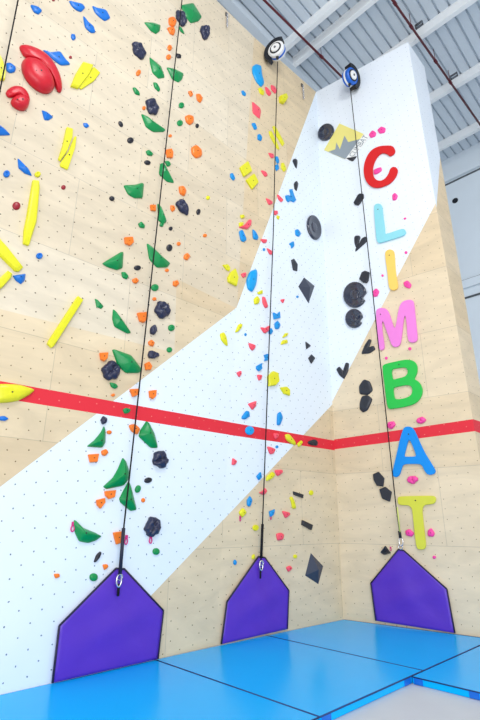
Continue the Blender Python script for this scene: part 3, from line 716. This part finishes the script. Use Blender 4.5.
PROF = {'dome': [(1, 0), (1.0, .22), (.95, .5), (.82, .76), (.6, .93), (.32, 1.0)],
        'rock': [(1, 0), (1.0, .25), (.96, .52), (.84, .78), (.64, .95), (.4, 1.0), (.18, 1.02)],
        'wedge': [(1, 0), (.99, .14), (.93, .3), (.62, .62), (.3, .9), (.12, 1.0)],
        'plate': [(1, 0), (1, .72), (.88, 1.0)], 'bar': [(1, 0), (.99, .55), (.80, .95), (.45, 1.0)]}
def bolt(root, c, r=.011):
    bm = bmesh.new(); tube(bm, [V(c[0], c[1], c[2] - .012), V(c[0], c[1], c[2] + .004)], r, 6)
    return from_bm('bolt', bm, M['bolt'], root)
GRP = {'B': 'blue holds on the left part of the wall', 'M': 'blue holds on the middle rope line', 'S': 'sky blue holds', 'D': 'dark red footholds', 'Y': 'yellow holds', 'G': 'green holds on the left rope line', 'O': 'orange holds on the left rope line',
       'N': 'navy and black grips on the left rope line', 'X': 'navy and black grips on the left rope line', 'C': 'coral holds on the middle rope line', 'K': 'black holds and volumes near the inside corner', 'P': 'pink holds among the letters'}
def outline_px(spec, key, kind):
    s = SC.get(key, 4.0); ox, oy = OR[key]
    if spec.startswith('o '):
        cx, cy, rx, ry, rot = [float(v) for v in spec[2:].split()]; rot = math.radians(rot)
        pts = []
        for i in range(20):
            t = 2 * math.pi * i / 20
            a, b = rx * math.cos(t), ry * math.sin(t)
            pts.append((cx + a * math.cos(rot) - b * math.sin(rot), cy + a * math.sin(rot) + b * math.cos(rot)))
        oval = True
    else:
        pts = [tuple(float(v) for v in q.split(',')) for q in spec.split()]; oval = False
    return [(ox + p[0] / s, oy + p[1] / s) for p in pts], oval
def hold_frame(pts, h, k=.35):
    ctr = area_c(pts); W = wall_of(ctr[1], ctr[2])
    uv = [W.px(p[0], p[1], h * k) for p in pts]
    A, cx, cy = area_c(uv)
    return W, [(p[0] - cx, p[1] - cy) for p in uv], frame(W.at(cx, cy, .0015), W.ex, W.ey, W.n)
def make_hold(col, kind, key, spec, h, label):
    pts, oval = outline_px(spec, key, kind)
    W, q, mw = hold_frame(pts, h * .6)
    mat = M[col]; size = max(math.hypot(*p) for p in q) * 2
    h = min(h * {'dome': .62, 'wedge': .75, 'plate': .6, 'bar': .6, 'rock': .8, 'dish': .6, 'bite': .6}.get(kind, 1), size * .5)
    name = 'climbing_hold'; bm = bmesh.new(); smooth = True; b = None
    if kind in ('dome', 'rock', 'wedge', 'bar', 'plate'):
        if oval: out = q
        elif kind == 'dome': e_ = 1.1 if col == 'K' else 1.0; out = corner_round([(p[0] * e_, p[1] * e_) for p in q], .24)
        elif kind in ('rock',):
            # expand before smoothing so that the traced size is kept
            out = chaikin(q, 2); k_ = math.sqrt(abs(area_c(q)[0] / area_c(out)[0])) * 1.02
            out = [(p[0] * k_, p[1] * k_) for p in out]
            if kind == 'rock':                                  # knobbly, irregular outline
                ph = random.uniform(0, 6)
                out = [(p[0] * w_, p[1] * w_) for p, w_ in [(p, 1 + .07 * math.sin(5 * math.atan2(p[1], p[0]) + ph) + .04 * math.sin(9 * math.atan2(p[1], p[0]) + 2 * ph)) for p in out]]
        elif kind == 'wedge': out = corner_round([(p[0] * 1.03, p[1] * 1.03) for p in q], .14)
        else: out = corner_round(q, .07)
        apex = (0.0, 0.0)
        if kind == 'wedge':
            far = max(q, key=lambda p: math.hypot(*p)); apex = (-far[0] * .12, -far[1] * .12 + .01)
        groove = None
        if kind == 'rock' and size > .10:
            a = random.uniform(0, math.pi); groove = (math.cos(a), math.sin(a), size * .055)
        c = loft(bm, out, apex, PROF[kind], h, jit=.20 if kind == 'rock' else (.03 if kind == 'dome' else 0), groove=groove)
        if kind in ('plate', 'bar', 'wedge'): smooth = False
        b = tuple(c.co)
        if kind == 'bar': b = None
    elif kind == 'pyramid':
        name = 'wall_volume'; mat = M['volume']; h *= .7; loft(bm, q, (0.0, 0.0), [(1, 0), (.995, .03)], h)
        c = [v for v in bm.verts if abs(v.co.x) < 1e-6 and abs(v.co.y) < 1e-6]
        for v in c: v.co.z = h
        smooth = False
    elif kind == 'ring':
        loft(bm, q, (0, 0), [(1, 0), (1, .4), (.85, .9), (.62, 1.0), (.42, .85), (.36, .5)], h); b = (0, 0, h * .5)
    elif kind == 'ringtri':
        loft(bm, corner_round(q, .08), (0, 0), [(1, 0), (.98, .6), (.8, 1.0), (.55, .95), (.40, .55)], h); smooth = False; b = (0, 0, h * .55)
    elif kind in ('dish', 'bite'):
        mat = M['dish']
        if kind == 'bite':
            q = [(p[0] * (.68 if i == 0 else 1), p[1]) for i, p in enumerate(q)]
        loft(bm, q, (0, 0), [(1, 0), (1, .5), (.97, .85), (.90, 1.0), (.80, .95), (.6, .62), (.35, .5)], h)
    root = from_bm(name, bm, mat, mw=mw, smooth=smooth)
    if kind == 'wedge' or kind == 'dome':
        root.data.set_sharp_from_angle(angle=math.radians(32)) if kind == 'wedge' else None
        for p in root.data.polygons: p.use_smooth = True
    if kind in ('dish', 'bite'):
        bm = bmesh.new(); loft(bm, [(p[0] * .42, p[1] * .42) for p in q], (size * .03, 0), [(1.0, .5), (.95, .68), (.8, .8), (.5, .85), (.3, .85)], h); from_bm('inner_boss', bm, M['dish'], root, smooth=True)
        if kind == 'dish': bolt(root, (0, 0, h * .72), .02)
    if b and size > .13: bolt(root, b, .007 if size < .3 else .010)
    tag(root, label, 'volume' if name == 'wall_volume' else 'climbing hold', GRP[col])
    return root
for line in HOLDS.strip().split('\n'):
    if line.startswith('#'): continue
    col, kind, key, spec, h, label = line.split('|')
    make_hold(col, kind, key, spec, float(h), label)
# two red fin-backed holds: a domed body and a curved fin along its upper right
def red_hold(fin, dome, hf, hd, label):
    f = [(p[0] / 4, p[1] / 4) for p in fin]; d = [(p[0] / 4, p[1] / 4) for p in dome]
    W, q, mw = hold_frame(f, hf)
    root = bpy.data.objects.new('climbing_hold', None); COL.objects.link(root); root.matrix_world = mw
    tag(root, label, 'climbing hold', 'red fin-backed holds')
    o = W.uv(mw.translation)
    bm = bmesh.new(); loft(bm, chaikin(q, 2), (0, 0), PROF['dome'], hf); from_bm('fin', bm, M['R'], root, smooth=True)
    q2 = [W.px(p[0], p[1], hd * .4) for p in d]; q2 = [(p[0] - o[0], p[1] - o[1]) for p in q2]
    A, cx, cy = area_c(q2); q2 = chaikin([((p[0] - cx) * 1.04 + cx, (p[1] - cy) * 1.04 + cy) for p in q2], 2)
    bm = bmesh.new(); loft(bm, q2, (cx, cy), PROF['dome'], hd); b = from_bm('dome', bm, M['R'], root, smooth=True)
    bolt(b, (cx, cy, hd), .012); bolt(b, (cx - .06, cy - .05, hd * .97), .008)
    return root
red_hold([(78, 177), (110, 178), (160, 198), (205, 235), (238, 290), (251, 340), (248, 368), (232, 364), (215, 320), (180, 275), (140, 240), (100, 225), (85, 200)],
         [(95, 235), (120, 228), (160, 245), (195, 285), (216, 325), (218, 352), (190, 368), (150, 352), (110, 312), (93, 268)], .10, .15, 'large red domed hold with a long curved fin along its back, upper left')
red_hold([(22, 364), (50, 343), (85, 345), (112, 368), (123, 405), (112, 415), (95, 390), (70, 382), (48, 390), (30, 385)],
         [(45, 400), (60, 384), (85, 380), (110, 396), (120, 412), (105, 437), (80, 436), (55, 420)], .07, .11, 'smaller red domed hold with a curved fin, at the left below the large red one')
# magenta route tags hanging from bolts
def route_tag(x, y, label, s=1.0):
    W = wall_of(x, y); u, v = W.px(x, y, .02)
    mw = frame(W.at(u, v, .012), W.ex, W.ey, W.n)
    bm = bmesh.new(); torus(bm, V(0, 0, 0), V(1, 0, 0), V(0, 1, 0), .026 * s, .008 * s, .75, 1.3)
    o = from_bm('route_tag', bm, M['tag'], mw=mw, smooth=True)
    tag(o, label, 'tag', 'magenta route tags')
    bm = bmesh.new(); box(bm, (-.018 * s, .03 * s, -.006), (.018 * s, .075 * s, .006)); from_bm('tab', bm, M['tag'], o)
for a in ((73, 528.5, 'magenta tag at the left tip of the green boat-shaped hold'), (126.5, 541.5, 'magenta tag right of the black rope sleeve above the left purple gate'),
          (151, 540.5, 'magenta tag under the lumpy navy hold'), (240.6, 519.5, 'pinkish tag under the yellow hold left of the middle rope', .7),
          (271.3, 518, 'pinkish tag under the blue hold right of the middle rope', .7), (390.5, 549.5, 'pale pink tag beside the black triangle hold at the right gate', .6)): route_tag(*a)
# ------------------------------------------------------------------ the seven letters on the right wall
def letter(ch, origin, s, outer, holes, mat, label, th=.036):
    cu = bpy.data.curves.new('letter', 'CURVE'); cu.dimensions = '2D'; cu.fill_mode = 'BOTH'; cu.extrude = th / 2 - .006; cu.bevel_depth = .006; cu.bevel_resolution = 2; cu.offset = -.008
    def uvs(pts): return [W3.px(origin[0] + p[0] / s, origin[1] + p[1] / s, th * .8) for p in pts]
    oc = uvs(outer); A, cx, cy = area_c(oc)
    for ring in [oc] + [uvs(h) for h in holes]:
        ring = chaikin(ring, 2)
        sp = cu.splines.new('POLY'); sp.points.add(len(ring) - 1); sp.use_cyclic_u = True
        for p, q in zip(sp.points, ring): p.co = (q[0] - cx, q[1] - cy, 0, 1)
    tmp = bpy.data.objects.new('tmp', cu); COL.objects.link(tmp)
    dg = bpy.context.evaluated_depsgraph_get(); me = bpy.data.meshes.new_from_object(tmp.evaluated_get(dg)); bpy.data.objects.remove(tmp)
    for v in me.vertices: v.co.z += th / 2 + .004
    me.materials.clear()
    o = link('wall_letter', me, [mat], None, frame(W3.at(cx, cy, .0015), W3.ex, W3.ey, W3.n))
    return tag(o, label, 'letter', 'coloured letters on the right wall'), (cx, cy), th
def letter_bolt(o, c, th, x, y, r=.013):
    u, v = W3.px(x, y, th); bolt(o, (u - c[0], v - c[1], th + .003), r)
P6 = lambda t: [tuple(float(v) for v in q.split(',')) for q in t.split()]
LET = [
 ('C', (355, 135), 6, '242,88 240,108 222,124 205,128 195,116 165,106 138,124 115,165 106,205 110,248 130,272 158,276 184,260 202,232 210,204 228,190 248,194 260,212 246,252 216,287 180,307 130,320 94,310 63,277 50,220 56,165 78,115 108,83 150,66 195,63 228,66', [], 'L_C', 'red letter C, topmost of the seven wall letters', []),
 ('L', (355, 135), 6, '113,440 118,418 140,410 160,418 166,440 170,490 181,560 181,594 197,592 270,566 295,562 306,576 304,594 285,608 155,648 138,648 128,630 124,580 118,510', [], 'L_L', 'pale aqua letter L between the red C and the amber I', [(378, 209.5)]),
 ('I', (360, 240), 6, '149,90 154,66 178,55 203,63 209,85 215,200 229,262 228,290 210,302 188,302 172,285 165,200', [], 'L_I', 'amber yellow letter I, the single upright stroke', [(389.3, 255.3)]),
 ('M', (360, 240), 6, '95,440 100,416 125,406 155,410 172,428 190,480 209,538 218,500 232,410 250,372 285,358 318,360 327,385 335,480 348,588 341,608 315,618 292,610 284,580 278,480 270,448 262,480 251,590 241,632 215,645 192,637 178,600 150,520 140,488 131,492 136,560 150,642 140,660 120,662 111,640 104,540', [], 'L_M', 'pink letter M overlapping the paint edge', [(380.6, 314.4), (395, 0)][:1]),
 ('B', (365, 345), 6, '104,140 108,120 135,110 180,100 240,87 285,90 312,112 317,150 310,178 294,205 325,218 349,265 340,312 305,352 250,370 165,384 140,384 130,350 118,250', ['161,165 164,146 185,141 235,134 252,142 258,165 243,190 195,201 170,208 165,190', '171,275 174,256 195,251 250,240 275,245 286,270 278,302 240,320 190,327 178,318'], 'L_B', 'green letter B above the red stripe', [(399, 364.7)]),
 ('A', (375, 420), 5.14, '143,50 152,36 172,32 192,38 206,55 232,115 255,165 305,245 314,264 302,280 275,284 257,268 240,228 205,226 150,227 140,240 128,284 108,296 90,288 90,262 110,180 130,90', ['171,108 176,103 185,113 212,180 206,188 160,188 151,186 156,165'], 'L_A', 'blue letter A crossing the red stripe', [(408.6, 434.2)]),
 ('T', (375, 420), 5.14, '116,412 118,395 140,391 290,388 310,392 315,410 308,428 290,434 242,438 248,520 264,640 258,664 235,668 214,662 205,600 195,500 188,440 135,439 118,432', [], 'L_T', 'yellow-green letter T, lowest of the wall letters', [(415.5, 500.5)]),
]
for ch, org, s, outer, holes, mt, lab, bolts in LET:
    o, c, th = letter(ch, org, s, P6(outer), [P6(h) for h in holes], M[mt], lab)
    for (x, y) in bolts: letter_bolt(o, c, th, x, y)
# ------------------------------------------------------------------ square panel with the mountain emblem and the word on its edge
def emblem():
    q = [W3.px(*p, .01) for p in ((339.4, 123.5), (364.6, 134.4), (346, 159.4), (324, 150))]
    o = q[3]
    ux = V(q[2][0] - q[3][0], q[2][1] - q[3][1], 0); uy = V(q[0][0] - q[3][0], q[0][1] - q[3][1], 0)
    org = W3.at(o[0], o[1], .001)
    # panel corners: (0,0) left, (1,0) lower, (0,1) top, (1,1) right
    def P(a, b, k=None):
        x = (1 - a) * (1 - b) * q[3][0] + a * (1 - b) * q[2][0] + a * b * q[1][0] + (1 - a) * b * q[0][0]
        y = (1 - a) * (1 - b) * q[3][1] + a * (1 - b) * q[2][1] + a * b * q[1][1] + (1 - a) * b * q[0][1]
        return (x - o[0], y - o[1])
    mw = frame(org, W3.ex, W3.ey, W3.n)
    bm = bmesh.new(); prism(bm, [P(0, 0), P(.97, 0), P(.97, 1), P(0, 1)], 0, .012)
    root = from_bm('logo_panel', bm, M['logoyellow'], mw=mw); tag(root, 'yellow and grey square sign with a jagged mountain emblem, left of letter C', 'sign')
    # grey mountain on the lower right part of the yellow square
    pts = [(.215, 0), (.97, 0), (.97, .80), (.68, .55), (.42, .70), (.564, .223), (.293, .39), (.405, .167)]
    bm = bmesh.new(); prism(bm, [P(*p) for p in pts], .012, .016); from_bm('mountain', bm, M['logogrey'], root)
    bm = bmesh.new(); prism(bm, [P(.97, .0), P(1.2, .0), P(1.2, 1), P(.97, 1)], 0, .012); strip = from_bm('word_strip', bm, M['logowhite'], root)
    # letters run up the strip
    cu = bpy.data.curves.new('word', 'FONT'); cu.body = 'CLIMBAT'; cu.size = 1.0; cu.extrude = .0
    tmp = bpy.data.objects.new('tmp', cu); COL.objects.link(tmp)
    dg = bpy.context.evaluated_depsgraph_get(); me = bpy.data.meshes.new_from_object(tmp.evaluated_get(dg)); bpy.data.objects.remove(tmp)
    xs = [v.co.x for v in me.vertices]; ys = [v.co.y for v in me.vertices]
    bm = bmesh.new(); bm.from_mesh(me); bm.faces.ensure_lookup_table()
    for v in bm.verts:
        t = (v.co.x - min(xs)) / (max(xs) - min(xs)); w = (v.co.y - min(ys)) / (max(ys) - min(ys))
        p = P(1.175 - w * .185, .16 + t * .82); v.co = V(p[0], p[1], .015)
    r = bmesh.ops.extrude_face_region(bm, geom=list(bm.faces))
    for g in r['geom']:
        if isinstance(g, bmesh.types.BMVert): g.co.z = .012
    from_bm('word', bm, M['logotext'], strip)
emblem()
# ------------------------------------------------------------------ belay ropes, sleeves, gates, auto belays
def wp(x, y, off, W=None):
    W = W or wall_of(x, y); return W.at(*W.px(x, y, off), off)
def rope(pts, label, r=.010):
    """pts: world points from the top down"""
    o0 = pts[-1]; root = bpy.data.objects.new('belay_rope', None); COL.objects.link(root); root.location = o0
    tag(root, label, 'rope', 'black belay ropes'); bm = bmesh.new(); tube(bm, [p - o0 for p in pts], r, 8)
    from_bm('line', bm, M['rope'], root, smooth=True); return root
def piece(root, name, a, b, r, mat, n=8):
    o0 = root.location; bm = bmesh.new(); tube(bm, [a - o0, b - o0], r, n); return from_bm(name, bm, mat, root, smooth=True)
def carabiner(root, c, W, s=.05):
    o0 = root.location; bm = bmesh.new(); torus(bm, c - o0, W.ex, W.ey, s, s * .2, .6, 1.25, 20, 8); return from_bm('carabiner', bm, M['chrome'], root, smooth=True)
# far left rope
rope([wp(28.5, -52, .2, W1), wp(-14, 160, .12, W1), wp(-40, 290, .1, W1)], 'black belay rope crossing only the top left corner of the wall')
# left rope
a, b = wp(186, -36, .22, W1), wp(123.5, 530, .13, W1)
r1 = rope([a, b, wp(121, 568, .10, W1)], 'long black belay rope through the green holds down to the left purple gate')
piece(r1, 'sleeve', wp(123.6, 528, .13, W1), wp(120, 574, .11, W1), .022, M['sleeve'])
carabiner(r1, wp(119, 580.5, .10, W1), W1, .055)
piece(r1, 'tail', wp(118.8, 584, .09, W1), wp(118, 596, .08, W1), .016, M['rope'])
# middle rope
a, b = wp(277.6, 62, .30, W2), wp(262.5, 524, .12, W2)
r2 = rope([a, wp(275.9, 120, .27, W2), wp(273.4, 230, .23, W2), wp(269.3, 340, .19, W2), wp(265.3, 450, .15, W2), b, wp(261, 560, .10, W2)], 'long black belay rope from the white auto belay to the middle purple gate')
piece(r2, 'sleeve', wp(262.5, 524, .12, W2), wp(261.2, 558, .10, W2), .022, M['rope'])
carabiner(r2, wp(261.2, 565.5, .10, W2), W2, .055)
piece(r2, 'tail', wp(260.8, 568, .09, W2), wp(260.4, 578.5, .08, W2), .014, M['rope'])
# right rope
a, b = wp(350.3, 88, .30, W3), wp(396, 506, .14, W3)
r3 = rope([a, b, wp(399.6, 532, .12, W3)], 'long black belay rope beside the letters down to the right purple gate')
piece(r3, 'lime_webbing', wp(397.2, 507, .15, W3), wp(400, 532, .13, W3), .012, M['lime'])
piece(r3, 'swivel', wp(399.4, 531, .12, W3), wp(400.4, 538, .11, W3), .026, M['devblack'])
carabiner(r3, wp(401, 541.5, .10, W3), W3, .055)
def gate(W, pts, label, off=.035, eyelet=None):
    """padded vinyl pentagon hung by its tip, standing on the mat against the wall"""
    q = [W.px(x, y, off) for (x, y) in pts]
    q = [(u, max(v, .012 - (W.o.z))) for (u, v) in q]
    A, cx, cy = area_c(q); lowest = min(p[1] for p in q); o = (cx, lowest)
    loc = [(p[0] - o[0], p[1] - o[1]) for p in q]
    root = bpy.data.objects.new('belay_gate', None); COL.objects.link(root); root.matrix_world = frame(W.at(o[0], o[1], off), W.ex, W.ey, W.n)
    tag(root, label, 'gate', 'purple belay gates on the mats')
    c = (0.0, cy - lowest)
    # sagging vinyl sheet with some thickness
    bm = bmesh.new(); out = []
    for i in range(len(loc)):
        a, b = loc[i], loc[(i + 1) % len(loc)]
        out += [(a[0] + (b[0] - a[0]) * t / 6, a[1] + (b[1] - a[1]) * t / 6) for t in range(6)]
    rings = []
    for s in (1.0, .92, .8, .65, .5, .35, .2, .08):
        ring = []
        for (x, y) in out:
            X, Y = c[0] + (x - c[0]) * s, c[1] + (y - c[1]) * s
            w = (1 - s ** 3)
            zz = .012 + w * (.010 * math.sin(X * 9 + Y * 4) + .008 * math.sin(X * 4 - Y * 13 + 1) + .006)
            ring.append(bm.verts.new((X, Y, zz)))
        rings.append(ring)
    n = len(out)
    for A_r, B_r in zip(rings, rings[1:]):
        for i in range(n): bm.faces.new((A_r[i], A_r[(i + 1) % n], B_r[(i + 1) % n], B_r[i]))
    bm.faces.new(rings[-1])
    base_ = [bm.verts.new((x, y, -.004)) for (x, y) in out]
    for i in range(n): bm.faces.new((base_[i], base_[(i + 1) % n], rings[0][(i + 1) % n], rings[0][i]))
    bm.faces.new(base_[::-1])
    from_bm('vinyl_sheet', bm, M['purple'], root, smooth=True)
    bm = bmesh.new()
    for i in range(len(loc)):
        a, b = loc[i], loc[(i + 1) % len(loc)]
        if i == BOT[len(loc)]: continue
        tube(bm, [V(a[0], a[1], .008), V(b[0], b[1], .008)], .012, 8)
    from_bm('binding', bm, M['edge'], root, smooth=True)
    if eyelet:
        u, v = W.px(*eyelet, off); bm = bmesh.new(); torus(bm, V(u - o[0], v - o[1], .02), V(1, 0, 0), V(0, 1, 0), .035, .008); from_bm('eyelet', bm, M['chrome'], root, smooth=True)
    return root
BOT = {6: 3, 5: 2}
gate(W1, [(115.5, 568.5), (124, 569), (163, 610.6), (157.5, 659), (52, 684.5), (59, 625.6)], 'purple vinyl belay gate at the left, widest and nearest of the three', eyelet=(119, 577))
gate(W2, [(258, 556.5), (264.5, 557.5), (288.5, 590.6), (287, 629), (221, 644), (226.7, 601.6)], 'purple vinyl belay gate in the middle, under the white auto belay', eyelet=(261, 563))
gate(W3, [(398.5, 549.5), (404, 550.5), (447, 589), (455, 633), (376, 620.6), (371, 583)], 'purple vinyl belay gate at the right, below the wall letters', eyelet=(401, 547))
def auto_belay(c, axis, upv, outv, R, body, label, stripe, arc):
    """drum-shaped self-winding belay hung from a curved bracket; axis = direction its round face looks"""
    root = bpy.data.objects.new('auto_belay', None); COL.objects.link(root)
    ex = axis.normalized(); ez = (upv - ex * upv.dot(ex)).normalized(); ey = ez.cross(ex)
    root.matrix_world = frame(c, ex, ey, ez); tag(root, label, 'auto belay device', 'auto belay devices at the wall top')
    X = V(1, 0, 0)
    def drum(name, x0, x1, r0, r1, mat, par=root):
        bm = bmesh.new(); tube(bm, [X * x0, X * x1], r0, 28, r1); return from_bm(name, bm, mat, par)
    drum('housing', -R * .55, R * .30, R * .94, R, M[body]); drum('stripe_band', -R * .28, -R * .06, R * 1.01, R * 1.01, M[stripe])
    drum('rim', R * .30, R * .40, R * .96, R * .86, M[body])
    drum('seal_ring', R * .40, R * .46, R * .72, R * .70, M['devblack']); fp = drum('face_plate', R * .44, R * .56, R * .56, R * .50, M['devwhite'])
    drum('hub', R * .56, R * .62, R * .14, R * .12, M['steel'], fp)
    # curved black bracket over the top
    bm = bmesh.new(); pts = []
    for i in range(17):
        t = math.radians(arc[0] + (arc[1] - arc[0]) * i / 16); pts.append((math.cos(t), math.sin(t)))
    vs = []
    for (a, b) in pts:
        vs.append([bm.verts.new((x, a * rr, b * rr)) for x, rr in ((-R * .6, R * 1.06), (R * .30, R * 1.06), (R * .30, R * 1.55), (-R * .6, R * 1.45))])
    for A_, B_2 in zip(vs, vs[1:]):
        for i in range(4): bm.faces.new((A_[i], A_[(i + 1) % 4], B_2[(i + 1) % 4], B_2[i]))
    bm.faces.new(vs[0]); bm.faces.new(vs[-1][::-1]); from_bm('bracket', bm, M['devblack'], root)
    bm = bmesh.new(); tube(bm, [V(0, 0, -R * .9), V(0, 0, -R * 1.25)], R * .2, 12, R * .12); from_bm('nozzle', bm, M['devblack'], root)
    bm = bmesh.new(); torus(bm, V(0, 0, R * 1.45), V(1, 0, 0), V(0, 0, 1), R * .2, R * .06); from_bm('anchor_ring', bm, M['chrome'], root, smooth=True)
    bm = bmesh.new(); tube(bm, [V(-R * .1, 0, R * 1.35), V(-R * .1, 0, R * 1.35) + (root.matrix_world.to_3x3().transposed() @ outv) * -.34], R * .12, 8); from_bm('mount_arm', bm, M['steel'], root)
    return root
auto_belay(wp(276.8, 50.5, .32, W2), -d1 + n1 * .3 - Z * .10, Z, W2.n, .20, 'devwhite', 'white auto belay device with black bracket at the top of the middle rope', 'devblue', (55, 225))
auto_belay(wp(350.5, 77, .32, W3), -d3 * 1.0 + W3.n * .25 - Z * .25, Z, W3.n, .20, 'devblue', 'blue auto belay device at the top of the right rope', 'devwhite', (-50, 115))
# small anchor plates with hanging chains beside the auto belays
def anchor(x, y, W, label, L=.5):
    p = wp(x, y, .03, W); root = bpy.data.objects.new('chain_anchor', None); COL.objects.link(root); root.matrix_world = frame(p, W.ex, W.ey, W.n)
    tag(root, label, 'anchor', 'chain anchors at the wall top')
    bm = bmesh.new(); box(bm, (-.03, -.05, -.03), (.03, .05, .0), .004); from_bm('hanger_plate', bm, M['steel'], root)
    k = 0; y_ = -.05
    while y_ > -L:
        bm = bmesh.new(); torus(bm, V(0, y_, .012), V(1, 0, 0) if k % 2 else V(0, 0, 1), V(0, 1, 0), .03, .008, .7, 1.25, 12, 6); from_bm('chain_link', bm, M['chrome'], root, smooth=True); y_ -= .058; k += 1
anchor(302.5, 85, W2, 'steel chain anchor on the plywood right of the white auto belay'); anchor(227, 14, W1, 'steel chain anchor at the top of the plywood left of the white auto belay', .4)
# ------------------------------------------------------------------ light
w = bpy.data.worlds.new('world'); bpy.context.scene.world = w; w.use_nodes = True
w.node_tree.nodes['Background'].inputs['Color'].default_value = (.90, .95, 1.0, 1); w.node_tree.nodes['Background'].inputs['Strength'].default_value = WORLD
def area(name, loc, target, sx, sy, power, col=(1, 1, 1)):
    l = bpy.data.lights.new(name, 'AREA'); l.shape = 'RECTANGLE'; l.size = sx; l.size_y = sy; l.energy = power; l.color = col
    o = bpy.data.objects.new(name, l); COL.objects.link(o); o.location = loc; o.rotation_euler = (V(*target) - V(*loc)).to_track_quat('-Z', 'Y').to_euler(); return o
for L_ in LIGHTS: area(*L_)
sc = bpy.context.scene
sc.view_settings.view_transform = 'Standard'; sc.view_settings.look = 'None'; sc.view_settings.exposure = EXPO; sc.view_settings.gamma = 1.0; sc.view_settings.use_curve_mapping = False
